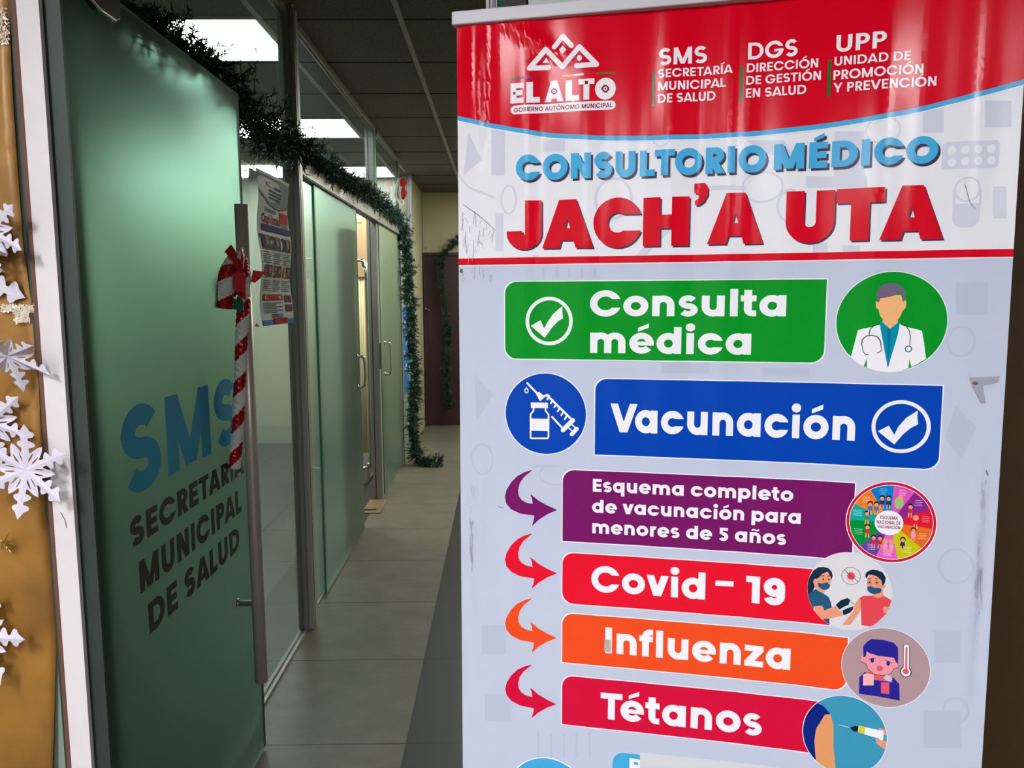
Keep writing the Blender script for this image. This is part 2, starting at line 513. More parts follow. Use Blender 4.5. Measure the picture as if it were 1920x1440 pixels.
def tile_floor():
    m = bpy.data.materials.new('floor_tiles'); m.use_nodes = True
    nt = m.node_tree; b = nt.nodes['Principled BSDF']; N = nt.nodes.new; L = nt.links.new
    tc = N('ShaderNodeTexCoord'); sp = N('ShaderNodeSeparateXYZ'); L(tc.outputs['Object'], sp.inputs[0])
    def math_(op, a, b_=None):
        n = N('ShaderNodeMath'); n.operation = op
        for i, v in enumerate((a, b_)):
            if v is None: continue
            if isinstance(v, (int, float)): n.inputs[i].default_value = v
            else: L(v, n.inputs[i])
        return n.outputs[0]
    # joints across the corridor every 0.615 m
    fy = math_('FRACT', math_('DIVIDE', math_('ADD', sp.outputs['Y'], -2.474 + 6.15), 0.615))
    jy = math_('LESS_THAN', math_('MINIMUM', fy, math_('SUBTRACT', 1, fy)), 0.006)
    fx = math_('FRACT', math_('DIVIDE', math_('ADD', sp.outputs['X'], 0.331 + 6.15), 0.615))
    jx = math_('LESS_THAN', math_('MINIMUM', fx, math_('SUBTRACT', 1, fx)), 0.005)
    joint = math_('MAXIMUM', jy, jx)
    # dark band right of x = -0.331 and along the inside of the partition
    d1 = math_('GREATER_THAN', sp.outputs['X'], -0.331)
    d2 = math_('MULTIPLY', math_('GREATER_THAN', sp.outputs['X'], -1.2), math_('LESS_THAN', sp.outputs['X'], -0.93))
    n = N('ShaderNodeTexNoise'); n.inputs['Scale'].default_value = 6; n.inputs['Detail'].default_value = 12; n.inputs['Roughness'].default_value = .7
    mp = N('ShaderNodeMapping'); mp.inputs['Scale'].default_value = (1, 1.2, 1); L(tc.outputs['Object'], mp.inputs[0]); L(mp.outputs[0], n.inputs['Vector'])
    r = N('ShaderNodeValToRGB'); L(n.outputs['Fac'], r.inputs[0])
    r.color_ramp.elements[0].position = .3; r.color_ramp.elements[1].position = .7
    r.color_ramp.elements[0].color = lin((86, 81, 71)); r.color_ramp.elements[1].color = lin((108, 102, 89))
    def mix(f, a, c):
        x = N('ShaderNodeMix'); x.data_type = 'RGBA'
        L(f, x.inputs[0]); L(a, x.inputs[6])
        x.inputs[7].default_value = c
        return x.outputs[2]
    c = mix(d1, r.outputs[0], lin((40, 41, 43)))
    c = mix(math_('LESS_THAN', sp.outputs['X'], -0.93), c, lin((84, 84, 78)))
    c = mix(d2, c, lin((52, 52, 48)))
    j = mix(math_('MULTIPLY', joint, .9), c, lin((26, 24, 22)))
    L(j, b.inputs['Base Color'])
    b.inputs['Roughness'].default_value = .42
    b.inputs['Specular IOR Level'].default_value = .35
    return m

def tile_ceiling():
    m = bpy.data.materials.new('ceiling_tiles'); m.use_nodes = True
    nt = m.node_tree; b = nt.nodes['Principled BSDF']; N = nt.nodes.new; L = nt.links.new
    tc = N('ShaderNodeTexCoord')
    n = N('ShaderNodeTexNoise'); n.inputs['Scale'].default_value = 90; n.inputs['Detail'].default_value = 6; L(tc.outputs['Object'], n.inputs['Vector'])
    r = N('ShaderNodeValToRGB'); L(n.outputs['Fac'], r.inputs[0])
    r.color_ramp.elements[0].position = .35; r.color_ramp.elements[1].position = .65
    r.color_ramp.elements[0].color = lin((72, 71, 66)); r.color_ramp.elements[1].color = lin((100, 98, 91))
    L(r.outputs[0], b.inputs['Base Color']); b.inputs['Roughness'].default_value = .9
    bm = N('ShaderNodeBump'); bm.inputs['Strength'].default_value = .4; L(n.outputs['Fac'], bm.inputs['Height']); L(bm.outputs[0], b.inputs['Normal'])
    return m

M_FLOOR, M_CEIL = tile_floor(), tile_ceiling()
M_TBAR = mat('ceiling_grid_bar', (150, 148, 138), .6)
M_CLEAR = glassy('clear_glass', (.86, .93, .93), clear=.93, diffuse=(.30, .42, .45), trans=.3, gloss=.05)
M_EDGE = mat('green_glass_edge', (60, 130, 96), .2)
M_FROST = glassy('frosted_door_film', (.54, .82, .67), clear=.0, refr=.60, rough=.80, diffuse=(.10, .17, .125), trans=.6, gloss=.008, grough=.5)
M_FILM = glassy('frosted_partition_film', (.60, .80, .68), clear=.16, refr=.52, rough=.32, diffuse=(.42, .58, .49), trans=.5, gloss=.03, grough=.3)
M_FILM2 = glassy('frosted_sliding_door_film', (.52, .76, .62), clear=.10, refr=.60, rough=.42, diffuse=(.30, .48, .38), trans=.5, gloss=.03, grough=.2)
M_HAZE = glassy('hazy_glass', (.74, .88, .80), clear=.92, diffuse=(.42, .56, .50), trans=.4, gloss=.04)
M_BACK = glassy('glass_back_face', (.97, .99, .98), clear=1.0, gloss=.0)

# ------------------------------------------------------------------ room shell
H = 2.71
XW = -0.905                                       # plane of the glass partition
def struct(name, mb, label=None, **k):
    o = mb.build(name, **k)
    return tag(o, label, kind='structure')

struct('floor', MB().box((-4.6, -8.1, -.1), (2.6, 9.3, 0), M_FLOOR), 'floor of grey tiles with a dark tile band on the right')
struct('ceiling', MB().box((-4.6, -8.1, H), (2.6, 9.3, H + .1), M_CEIL), 'dark suspended tile ceiling above the corridor')
mb = MB().box((-.93, 9.1, 0), (2.6, 9.2, H), M_BEIGE)
mb.box((-.925, 9.092, 0), (-.905, 9.1, 2.70), mat('wall_seam', (90, 88, 70), .8))
struct('wall_back', mb, 'beige end wall of the corridor above the dark door')
struct('wall_right', MB().box((1.2, 1.6, 0), (1.3, 9.1, H), M_BEIGE))
struct('wall_left', MB().box((-.99, 7.86, 0), (-.91, 9.1, H), M_BEIGE), 'short beige wall between the glass partition and the end of the corridor')
struct('wall_office_back', MB().box((-4.6, 8.0, 0), (-.99, 8.1, H), M_CREAM))
struct('wall_office_left', MB().box((-4.6, 1.5, 0), (-4.5, 8.0, H), M_CREAM))
# front wall with the doorway (the camera stands before it)
struct('wall_front_top', MB().box((-4.6, 1.46, 2.24), (2.6, 1.60, H), M_BEIGE))
struct('wall_front_left', MB().box((-4.6, 1.46, 0), (-1.6, 1.60, 2.24), M_BEIGE))
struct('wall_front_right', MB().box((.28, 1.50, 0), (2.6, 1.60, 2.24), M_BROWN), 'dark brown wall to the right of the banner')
struct('wall_room_left', MB().box((-2.2, -8.0, 0), (-2.1, 1.40, H), M_CREAM))
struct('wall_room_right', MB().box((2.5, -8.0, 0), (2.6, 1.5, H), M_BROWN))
struct('wall_room_rear', MB().box((-2.2, -8.1, 0), (2.6, -8.0, H), M_BEIGE))

# ceiling grid bars (structure trim)
for k, x in enumerate((-2.27, -1.04, -.43, .18)):
    struct('trim_%d' % (k + 1), MB().box((x - .012, 1.6, H - .006), (x + .012, 9.1, H + .001), M_TBAR))
mb = MB()
k = 0
y = 3.55 - .62 * 3
while y < 9.1:
    if y > 1.62:
        mb.box((-.89, y - .004, H - .003), (1.2, y + .004, H + .001), mat('ceiling_joint', (36, 35, 32), .9))
        mb.box((-4.5, y - .004, H - .003), (-.92, y + .004, H + .001), mat('ceiling_joint', (36, 35, 32), .9))
    y += .617
struct('trim_5', mb)

# ceiling lamps: the office's and the front room's, plus added unseen fill panels
def lamp(x0, y0, x1, y1, m, label, group):
    rt = root('ceiling_light', ((x0 + x1) / 2, (y0 + y1) / 2, H), label, 'ceiling light', group)
    f = MB()
    z0, z1 = H - .012, H - .0005
    t = .012
    f.box((x0 - t, y0 - t, z0), (x1 + t, y0, z1), M_LAMP_FR); f.box((x0 - t, y1, z0), (x1 + t, y1 + t, z1), M_LAMP_FR)
    f.box((x0 - t, y0, z0), (x0, y1, z1), M_LAMP_FR); f.box((x1, y0, z0), (x1 + t, y1, z1), M_LAMP_FR)
    f.build('lamp_frame', rt)
    MB().box((x0, y0, H - .009), (x1, y1, H - .001), m).build('diffuser', rt)
G = 'lit ceiling panels of the office'
lamp(-1.76, 3.51, -1.055, 4.09, M_LAMP_OFF, 'lit white ceiling panel nearest the open frosted door', G)
lamp(-2.26, 5.385, -1.055, 5.985, M_LAMP_OFF, 'lit white ceiling panel in the middle of the office, seen past the tall post', G)
lamp(-2.26, 7.30, -1.055, 7.90, M_LAMP_OFF, 'smallest lit white ceiling panel, far end of the office behind the poster', G)
M_FILL_HALL = mat('hall_fill_diffuser', (250, 250, 240), 0.5, emit=HALL_FILL)  # for unseen corridor panels added to brighten the end wall and floor
lamp(-4.2, 7.30, -3.0, 7.90, M_LAMP_OFF, 'added unseen ceiling panel in the far left office corner, brightening the far wall', 'added unseen panels of the office')  # extra panel out of view, added to brighten the far office wall
lamp(-1.30, -1.6, -1.0, -.40, M_LAMP_FRONT, 'lit ceiling panel of the front room behind the camera on the left', 'ceiling panels of the front room')
lamp(-1.30, -4.1, -1.0, -2.9, M_LAMP_FRONT, 'second lit ceiling panel of the front room on the left', 'ceiling panels of the front room')
lamp(-1.30, -6.7, -1.0, -5.5, M_LAMP_FRONT, 'third lit ceiling panel of the front room on the left', 'ceiling panels of the front room')
lamp(1.1, -5.7, 1.4, -4.5, M_LAMP_FRONT, 'lit ceiling panel of the front room at the far right', 'ceiling panels of the front room')
lamp(.22, 5.385, .82, 5.985, M_FILL_HALL, 'nearer added fill panel of the corridor, unseen behind the banner', 'added unseen corridor panels')
lamp(.22, 7.24, .82, 7.84, M_FILL_HALL, 'farther added fill panel of the corridor, unseen behind the banner', 'added unseen corridor panels')
lamp(.7, -2.9, 1.0, -1.7, M_LAMP_FRONT, 'lit ceiling panel of the front room farthest behind the camera', 'ceiling panels of the front room')

# ------------------------------------------------------------------ glass partition along the corridor
def pane(name, y0, y1, z0, z1, film, parent, x=XW, t=.010, glass_face=None):
    """a sheet of glass along y; its corridor side carries the film"""
    mb = MB()
    xa, xb = x - t / 2, x + t / 2
    mb.face([(xb, y0, z0), (xb, y1, z0), (xb, y1, z1), (xb, y0, z1)], film)
    mb.face([(xa, y0, z0), (xa, y0, z1), (xa, y1, z1), (xa, y1, z0)], M_BACK)
    for q in ([(xa, y0, z0), (xb, y0, z0), (xb, y0, z1), (xa, y0, z1)], [(xa, y1, z0), (xa, y1, z1), (xb, y1, z1), (xb, y1, z0)],
              [(xa, y0, z1), (xb, y0, z1), (xb, y1, z1), (xa, y1, z1)], [(xa, y0, z0), (xa, y1, z0), (xb, y1, z0), (xb, y0, z0)]):
        mb.face(q, M_EDGE)
    return mb.build(name, parent)

w1 = root('window_1', (XW, 2.5, 0), 'full-height fixed glass pane beside the tall post, with the poster on it', None, None, 'structure')
pane('glass_pane', 1.66, 3.375, .012, H - .03, M_HAZE, w1)
mb = MB()
mb.box((XW - .018, 1.62, .0), (XW + .018, 3.40, .012), M_ALU_D); mb.box((XW - .018, 1.62, H - .03), (XW + .018, 3.40, H), M_ALU_D)
mb.box((XW - .02, 3.372, .012), (XW + .02, 3.40, H - .03), M_ALU_D); mb.box((XW - .02, 1.60, 0), (XW + .02, 1.66, H), M_ALU_D)
mb.build('window_frame', w1)

def post(n, y0, y1, x0=-.932, x1=-.875):
    mb = MB().box((x0, y0, 0), (x1, y1, H), M_ALU)
    mb.box((x0 + .018, y0 - .002, 0), (x0 + .023, y0, H), M_DARK)
    mb.box((x1, y0 + .012, 0), (x1 + .0015, y0 + .016, H), M_DARK)
    struct('trim_%d' % n, mb, 'tall aluminium post of the glass partition')
post(6, 3.40, 3.46, -.912, -.862)
post(7, 5.70, 5.77, -.970, -.903)
post(8, 6.90, 6.95, -.915, -.888)
post(9, 7.80, 7.86, -.944, -.878)
# header beam
mb = MB().box((-.935, 3.46, 2.05), (-.880, 6.90, 2.14), M_ALU)
mb.box((-.932, 3.46, 2.045), (-.884, 6.90, 2.05), M_DARK)
mb.box((-.880, 3.46, 2.128), (-.878, 6.90, 2.132), M_DARK)
for yy in (3.56, 4.2, 4.95, 5.7, 6.3):
    mb.box((-.880, yy, 2.095), (-.8785, yy + .006, 2.101), M_CHROME)
struct('trim_10', mb, 'aluminium header beam over the sliding doors')
for n, (a, b) in enumerate(((3.46, 5.70), (5.77, 6.90))):
    r_ = root('window_%d' % (n + 2), (XW, a, 2.14), 'clear glass transom above the header beam', None, None, 'structure')
    pane('glass_pane', a + .012, b - .012, 2.15, H - .03, M_CLEAR, r_)
    mb = MB().box((XW - .012, a, 2.14), (XW + .012, b, 2.15), M_ALU_D)
    mb.box((XW - .015, a, H - .03), (XW + .015, b, H), M_ALU_D)
    mb.build('window_frame', r_)
r_ = root('window_4', (XW, 6.95, 0), 'narrow glass pane behind the hanging garland', None, None, 'structure')
pane('glass_pane', 6.96, 7.80, .012, 2.04, M_FILM, r_); pane('glass_pane', 6.96, 7.80, 2.06, H - .03, M_CLEAR, r_)
MB().box((XW - .012, 6.95, 2.04), (XW + .012, 7.80, 2.06), M_ALU_D).build('window_frame', r_)

def d_handle(parent, x, y, z, h, out=.045, r=.0085, side=1):
    mb = MB()
    p = [(x, y, z - h / 2), (x + side * out * .6, y, z - h / 2), (x + side * out, y, z - h / 2 + .025), (x + side * out, y, z + h / 2 - .025), (x + side * out * .6, y, z + h / 2), (x, y, z + h / 2)]
    mb.tube(cat_rom(p, 5), r, M_CHROME, 10)
    for zz in (z - h / 2, z + h / 2):
        mb.tube([(x, y, zz), (x + side * .006, y, zz)], .015, M_CHROME, 14)
    return mb.build('door_handle', parent, smooth=True)

# sliding doors
d2 = root('door_2', (XW, 3.46, 0), 'frosted glass sliding door, slightly open, right of the tall post', None, None, 'structure')
pane('glass_panel', 3.47, 3.86, .012, 2.045, M_FILM, d2, x=XW - .018)
pane('glass_panel', 3.80, 4.90, .012, 2.045, M_FILM2, d2, x=XW + .004)
d_handle(d2, XW + .008, 4.80, 1.045, .19)
MB().box((XW - .018, 4.86, .95), (XW + .012, 4.898, 1.13), M_ALU).build('lock_plate', d2)
MB().box((XW - .03, 3.46, 0), (XW - .006, 4.90, .012), M_ALU_D).build('floor_track', d2)
d3 = root('door_3', (XW, 5.77, 0), 'far frosted glass door with a chrome handle, right of the second post', None, None, 'structure')
pane('glass_panel', 5.80, 6.86, .012, 2.045, M_FILM2, d3)
d_handle(d3, XW + .005, 5.94, 1.04, .24)
mb = MB().box((-.900, 5.705, .98), (-.896, 5.755, 1.17), M_CHROME); mb.box((-.896, 5.72, 1.10), (-.894, 5.74, 1.13), M_BLACK); mb.box((-.896, 5.725, 1.03), (-.894, 5.735, 1.05), M_BLACK)
mb.build('lock_plate', d3)
mb = MB().box((XW - .012, 6.86, 0), (XW + .012, 6.90, 2.05), M_ALU); mb.build('door_frame', d3)
mp_ = MB().box((-.99, 5.30, .0005), (-.86, 5.66, .006), mat('worn_brass_plate', (150, 128, 96), .4, .6))
mp_.box((-.985, 5.36, .006), (-.90, 5.40, .0075), M_BLACK)
tag(mp_.build('threshold_plate'), 'small worn metal plate on the floor at the open gap of the sliding door', 'threshold plate')

# dark door in the end wall
d4 = root('door_4', (-.5, 9.09, 0), 'dark maroon wooden door at the far end of the corridor', None, None, 'structure')
M_MAROON = mat('dark_maroon_wood', (52, 26, 28), .45, noise=.15, nscale=8, stretch=(4, 4, .6))
MB().box((-.865, 9.05, 0.002), (.1, 9.088, 1.985), M_MAROON).build('door_leaf', d4)
mb = MB().box((-.90, 9.03, 0), (-.865, 9.092, 2.02), M_MAROON); mb.box((-.865, 9.03, 1.985), (.13, 9.092, 2.02), M_MAROON); mb.box((.1, 9.03, 0), (.13, 9.092, 1.985), M_MAROON)
mb.build('door_frame', d4)
mb = MB(); p = at(799, 578, 1, 9.02); mb.tube([(p.x, 9.05, p.z), (p.x, 9.0, p.z)], .012, M_CHROME); mb.tube([(p.x, 9.0, p.z), (p.x + .05, 9.0, p.z - .02)], .010, M_CHROME)
mb.build('door_handle', d4)
struct('baseboard_back', MB().box((-.93, 9.08, 0), (-.90, 9.1, .08), M_BEIGE))
p = at(799, 465, 1, 9.09)
tag(MB().box((p.x - .008, 9.085, p.z - .008), (p.x + .008, 9.1, p.z + .008), M_CHROME).build('wall_hook'), 'tiny bright hook in the beige wall above the dark door', 'hook')

# privacy screen seen through the gap of the sliding door, and a cabinet behind the frosted glass
rt = root('privacy_screen', (-1.4, 6.3, 0), 'cream privacy screen with a rounded chrome tube frame, in the gap of the sliding door', 'privacy screen')
sx, sy = -1.088, 6.30
mb = MB()
fr = [(sx - .62, sy, .10), (sx - .08, sy, .10), (sx - .02, sy, .14), (sx, sy, .24), (sx, sy, 1.68), (sx - .02, sy, 1.76), (sx - .08, sy, 1.81), (sx - .56, sy, 1.81), (sx - .61, sy, 1.76), (sx - .62, sy, 1.66), (sx - .62, sy, .10)]
mb.tube(cat_rom(fr, 4), .014, M_CHROME, 10)
mb.build('tube_frame', rt, smooth=True)
mb = MB()
n_ = 40
for k in range(n_):
    xa = sx - .018 - .57 * k / n_; xb = sx - .018 - .57 * (k + 1) / n_
    ya, yb = sy + .010 * math.sin(k * 1.1), sy + .010 * math.sin((k + 1) * 1.1)
    mb.face([(xb, yb, .23), (xa, ya, .23), (xa, ya, 1.66), (xb, yb, 1.66)], mat('cream_fabric', (222, 208, 158), .8))
o = mb.build('fabric_panel', rt, smooth=True); so = o.modifiers.new('t', 'SOLIDIFY'); so.thickness = .002
MB().box((sx - .60, sy - .006, 1.660), (sx - .01, sy + .006, 1.672), M_CHROME).build('curtain_rod', rt)
rt.location = (sx - .3, sy, 0)
for ch in rt.children: ch.matrix_parent_inverse = Matrix.Translation(-Vector(rt.location))
mb = MB(); mb.tube([(sx - .02, sy - .2, .012), (sx - .02, sy + .2, .012)], .012, M_CHROME); mb.tube([(sx - .02, sy, .012), (sx - .02, sy, .10)], .012, M_CHROME)
mb.tube([(sx - .58, sy - .2, .012), (sx - .58, sy + .2, .012)], .012, M_CHROME); mb.tube([(sx - .58, sy, .012), (sx - .58, sy, .10)], .012, M_CHROME)
f1 = MB(); f1.v, f1.f, f1.m, f1.mats = mb.v[:len(mb.v) // 2], mb.f[:len(mb.f) // 2], mb.m[:len(mb.f) // 2], mb.mats; f1.build('foot', rt)
h2 = len(mb.v) // 2; f2 = MB(); f2.v, f2.f, f2.m, f2.mats = mb.v[h2:], [tuple(i - h2 for i in f) for f in mb.f[len(mb.f) // 2:]], mb.m[len(mb.f) // 2:], mb.mats; f2.build('foot', rt)
dt = root('door_6', (-1.7, 7.98, 0), 'tan wooden door in the far office wall behind the privacy screen', None, None, 'structure')
M_TAN = mat('tan_wood', (176, 146, 104), .6, noise=.08, nscale=6, stretch=(4, 1, .5))
MB().box((-2.02, 7.955, .01), (-1.40, 7.99, 2.26), M_TAN).build('door_leaf', dt)
mb = MB().box((-2.06, 7.95, 0), (-2.02, 8.0, 2.30), M_TAN); mb.box((-1.40, 7.95, 0), (-1.36, 8.0, 2.30), M_TAN); mb.box((-2.02, 7.95, 2.26), (-1.40, 8.0, 2.30), M_TAN); mb.build('door_frame', dt)
rt = root('office_cabinet', (-1.03, 4.85, 0), 'narrow tall dark cabinet blurred behind the frosted sliding door', 'cabinet')
M_CAB = mat('dark_green_cabinet', (40, 62, 54), .5)
MB().box((-1.13, 4.76, 0), (-.935, 5.0, 1.92), M_CAB).build('cabinet_body', rt, bevel=.004)
MB().box((-1.125, 4.745, .05), (-.94, 4.758, 1.90), M_CAB).build('cabinet_door', rt, bevel=.002)
MB().box((-.965, 4.73, .9), (-.955, 4.745, 1.05), M_CHROME).build('cabinet_handle', rt)

# ------------------------------------------------------------------ the open frosted glass door with its lettering and pull handle
XD = -.80
d1 = root('door_1', (XD, 1.49, 0), 'open green frosted glass door with blue and black lettering', None, None, 'structure')
pane('glass_panel', 1.492, 2.458, .012, 2.122, M_FROST, d1, x=XD - .006, t=.012)
def dtext(mb, s, xL, xR, yb, yt, w_, m, off):
    """lettering on the far face of the door, placed by a line's start, end and height"""
    a = at(xL, yb, 0, XD); t = at(xL, yt, 0, XD)
    z0, h = a.z, t.z - a.z
    yR = at(xR, 700, 0, XD).y
    for q in text_polys(s, w_):
        mb.face([(XD + off, a.y + p.x * (yR - a.y), z0 + p.y * h) for p in q], m)
def vinyl(name, rgb):
    m = mat(name, rgb, .6); nt = m.node_tree; N = nt.nodes.new
    b = nt.nodes['Principled BSDF']; t = N('ShaderNodeBsdfTranslucent'); t.inputs[0].default_value = lin(rgb)
    x = N('ShaderNodeMixShader'); x.inputs[0].default_value = .45
    nt.links.new(b.outputs[0], x.inputs[1]); nt.links.new(t.outputs[0], x.inputs[2]); nt.links.new(x.outputs[0], nt.nodes['Material Output'].inputs[0])
    return m
M_LBLUE = vinyl('blue_vinyl_lettering', (60, 175, 232))
M_LBLACK = mat('black_vinyl_lettering', (24, 22, 22), .5)
def door_letters(rows, m, name):
    mb = MB()
    for k, r_ in enumerate(rows):
        q0 = len(mb.f)
        dtext(mb, *r_, m, .0009)
    # micro-step overlapping strokes so that no two lie in one plane
    v = []
    for i, f in enumerate(mb.f):
        for vi in f:
            x, y_, z = mb.v[vi]; mb.v[vi] = (x - .000004 * (i % 60), y_, z)
    return mb.build(name, d1)
door_letters([('SMS', 232, 441, 938, 768, .25)], M_LBLUE, 'blue_lettering')
door_letters([('SECRETARÍA', 245, 449, 1030, 974, .27), ('MUNICIPAL', 263, 441, 1114, 1052, .27), ('DE SALUD', 280, 434, 1190, 1130, .27)], M_LBLACK, 'black_lettering')
# pull handles: one on each side of the glass
HY, ZT, ZB = 2.25, at(461, 383, 1, 2.25).z, at(491, 1277, 1, 2.25).z
for xx, nm in ((-.738, 'pull_handle'),):
    mb = MB()
    mb.tube([(xx, HY, ZB), (xx, HY, ZT)], .0185, M_STEEL, 20)
    h_ = mb.build(nm, d1, smooth=False)
    for p in h_.data.polygons: p.use_smooth = len(p.vertices) == 4
    mb = MB()
    xg = XD if xx > XD else XD - .012
    for zz in (at(445, 1131, 0, XD).z, ZT - (at(445, 1131, 0, XD).z - ZB)):
        mb.tube([(xg, HY, zz), (xx, HY, zz)], .009, M_CHROME, 12)
        mb.tube([(xg, HY, zz), (xg + (.004 if xx > XD else -.004), HY, zz)], .014, M_CHROME, 14)
    mb.build('handle_standoff', h_)
# top patch fitting and the hinge profile
mb = MB()
prof = [(1.50, 2.122), (1.50, 2.03), (1.54, 2.005), (1.60, 1.992), (1.655, 1.992), (1.672, 2.002), (1.676, 2.04), (1.676, 2.122)]
i0 = at(150, 0, 0, XD)
def prism(mb, prof, xa, xb, m):
    n = len(prof)
    mb.face([(xb, y, z) for y, z in prof], m); mb.face([(xa, y, z) for y, z in prof][::-1], m)
    for k in range(n):
        a, b = prof[k], prof[(k + 1) % n]
        mb.face([(xa, *a), (xa, *b), (xb, *b), (xb, *a)], m)
pf = [(y, z + .075) for y, z in prof]
prism(mb, [(y, min(z, 2.125)) for y, z in pf], XD + .001, XD + .022, M_BLACK)
pt = mb.build('patch_fitting', d1)
mb = MB(); mb.tube([(XD + .018, y, z - .002) for y, z in pf[1:7]], .0035, M_CHROME, 8); mb.build('chrome_rim', pt)
# white painted strip and dark jamb that hold the door
mb = MB().box((-.819, 1.385, 0), (-.781, 1.396, 2.24), M_WHITE_PAINT)
mb.box((-.826, 1.384, 0), (-.819, 1.396, 2.24), mat('raw_brown_edge', (104, 66, 48), .7))
struct('trim_11', mb, 'white painted upright strip at the left of the doorway')
M_SCR = mat('pen_mark', (70, 56, 56), .8)
struct('trim_12', MB().box((-.84, 1.401, 0), (-.754, 1.408, 2.24), M_DARK), 'dark metal jamb between the white strip and the glass door')
# a hair-thin pen mark on the white strip
a_, b_, c_ = at(114, 961, 1, 1.3845), at(122, 975, 1, 1.3845), at(125, 990, 1, 1.3845)
mb = MB(); mb.tube([a_, b_, c_], .0006, M_SCR, 6); tag(mb.build('dark_hair'), 'thin dark curved hair stuck on the white upright strip', 'hair')

# fixed glass behind the gold paper
r_ = root('window_5', (-1.2, 1.42, 0), 'fixed greenish glass behind the gold paper at the left edge', None, None, 'structure')
mb = MB(); mb.box((-1.60, 1.415, 0), (-.842, 1.425, 2.24), mat('grey_green_glass_board', (132, 146, 130), .3)); mb.build('glass_pane', r_)

# gold wrapping paper taped over it
edge = [(14, -120), (18, 0), (24, 150), (34, 320), (42, 450), (57, 560), (68, 600), (76, 760), (86, 960), (90, 1020), (103, 1130), (104, 1170), (101, 1250), (100, 1440), (100, 1700)]
mb = MB()
pe = [at(x, y, 1, 1.402) for x, y in edge]
rows = []
import bisect
zs = [2.1 - .03 * k for k in range(66)]
def edge_x(z):
    P = sorted([(p.z, p.x) for p in pe])
    if z <= P[0][0]: return P[0][1]
    if z >= P[-1][0]: return P[-1][1]
    for (z0, x0), (z1, x1) in zip(P, P[1:]):
        if z0 <= z <= z1: return x0 + (x1 - x0) * (z - z0) / (z1 - z0)
nx = 16; V = []; 
for z in zs:
    xe = edge_x(z)
    V.append([(xe - .72 * (k / nx) ** 1.3, 1.403 + .0035 * math.sin(z * 9 + k * .6) - .003 * (k == 0) * math.sin(z * 5), z) for k in range(nx + 1)])
for i in range(len(zs) - 1):
    for k in range(nx):
        mb.face([V[i][k], V[i][k + 1], V[i + 1][k + 1], V[i + 1][k]], M_GOLD)
gp = mb.build('gold_paper', smooth=True)
bpy.context.view_layer.update()
import bmesh
bm = bmesh.new(); bm.from_mesh(gp.data); bmesh.ops.remove_doubles(bm, verts=bm.verts, dist=1e-5)
for f in bm.faces: f.smooth = True
bmesh.ops.recalc_face_normals(bm, faces=bm.faces); bm.to_mesh(gp.data); bm.free()
so = gp.modifiers.new('t', 'SOLIDIFY'); so.thickness = .0004
tag(gp, 'gold brown wrapping paper covering the glass at the left edge', 'wrapping paper')

# ------------------------------------------------------------------ paper snowflakes
def snowflake(cx, cy, rpx, rot, tilt_x, tilt_y, label, yp=1.375, seed=0, fold=.16, fat=1.3):
    rnd = random.Random(seed)
    j = lambda a, s=.012: a + rnd.uniform(-s, s)
    outl = [(0, 0), (1, 0), (j(.85), .07 * fat), (.82, .12 * fat), (.77, .135 * fat), (.73, .11 * fat), (.70, .045 * fat), (j(.64), .045 * fat), (.62, .09 * fat), (.58, .135 * fat), (.54, .14 * fat), (.505, .11 * fat), (.48, .055 * fat),
            (.40, .055 * fat), (j(.37), .095), (.45, .17), (.50, .23), (.535, .309)]
    hole = [(.17, .055), (.26, .07), (.36, .125), (.385, .155), (.30, .125), (.22, .09)]
    pts = [Vector((x, y, 0)) for x, y in outl]; hp = [Vector((x, y, 0)) for x, y in hole]
    tris = tessellate_polygon([pts, hp]); allp = pts + hp
    c = at(cx, cy, 1, yp); R = (at(cx + rpx, cy, 1, yp) - c).length
    mb = MB()
    rotm = Matrix.Rotation(math.radians(tilt_y), 3, 'Z') @ Matrix.Rotation(math.radians(tilt_x), 3, 'X')
    for k in range(6):
        for mir in (1, -1):
            for t in tris:
                q = []
                for i in (t if mir > 0 else t[::-1]):
                    p = allp[i]; x, y = p.x, p.y * mir
                    ang = math.radians(rot + 60 * k)
                    X, Z = x * math.cos(ang) - y * math.sin(ang), x * math.sin(ang) + y * math.cos(ang)
                    a = abs(math.degrees(math.atan2(abs(y), max(x, 1e-6))))
                    d = -fold * math.hypot(x, y) * (1 - a / 30) + .04 * x * x * math.sin(k * 2.1 + seed)
                    v = rotm @ Vector((X * R, d * R, Z * R))
                    q.append(c + v)
                mb.face(q, M_PAPER)
    o = mb.build('paper_snowflake')
    # stand the flake at its own centre
    o.data.transform(Matrix.Translation(-c)); o.location = c
    bm = bmesh.new(); bm.from_mesh(o.data); bmesh.ops.remove_doubles(bm, verts=bm.verts, dist=1e-6); bmesh.ops.recalc_face_normals(bm, faces=bm.faces); bm.to_mesh(o.data); bm.free()
    s = o.modifiers.new('t', 'SOLIDIFY'); s.thickness = .0005; s.offset = 0
    return tag(o, label, 'snowflake', 'white paper snowflakes on the gold paper')
snowflake(-22, 432, 84, 34, 8, -8, 'white paper snowflake highest on the gold paper, cut by the left edge', seed=1, yp=1.352)
snowflake(-62, 512, 112, -25, 10, 0, 'white paper snowflake just above the clear tape, only one arm showing', seed=2, yp=1.388, fat=1.5, fold=.05)
snowflake(14, 668, 78, -82, 42, 12, 'drooping folded paper snowflake below the clear tape, an arm touching the white strip', seed=3, yp=1.345, fold=.3)
snowflake(-22, 792, 84, -20, 10, 10, 'grey white paper snowflake half hidden behind the big one', seed=4, yp=1.385)
snowflake(47, 882, 92, -38, 0, 0, 'large whole white paper snowflake overlapping the white strip', seed=5, yp=1.352)
snowflake(-45, 1193, 102, 0, 0, 0, 'lowest paper snowflake, one arm pointing right', seed=6, yp=1.375)

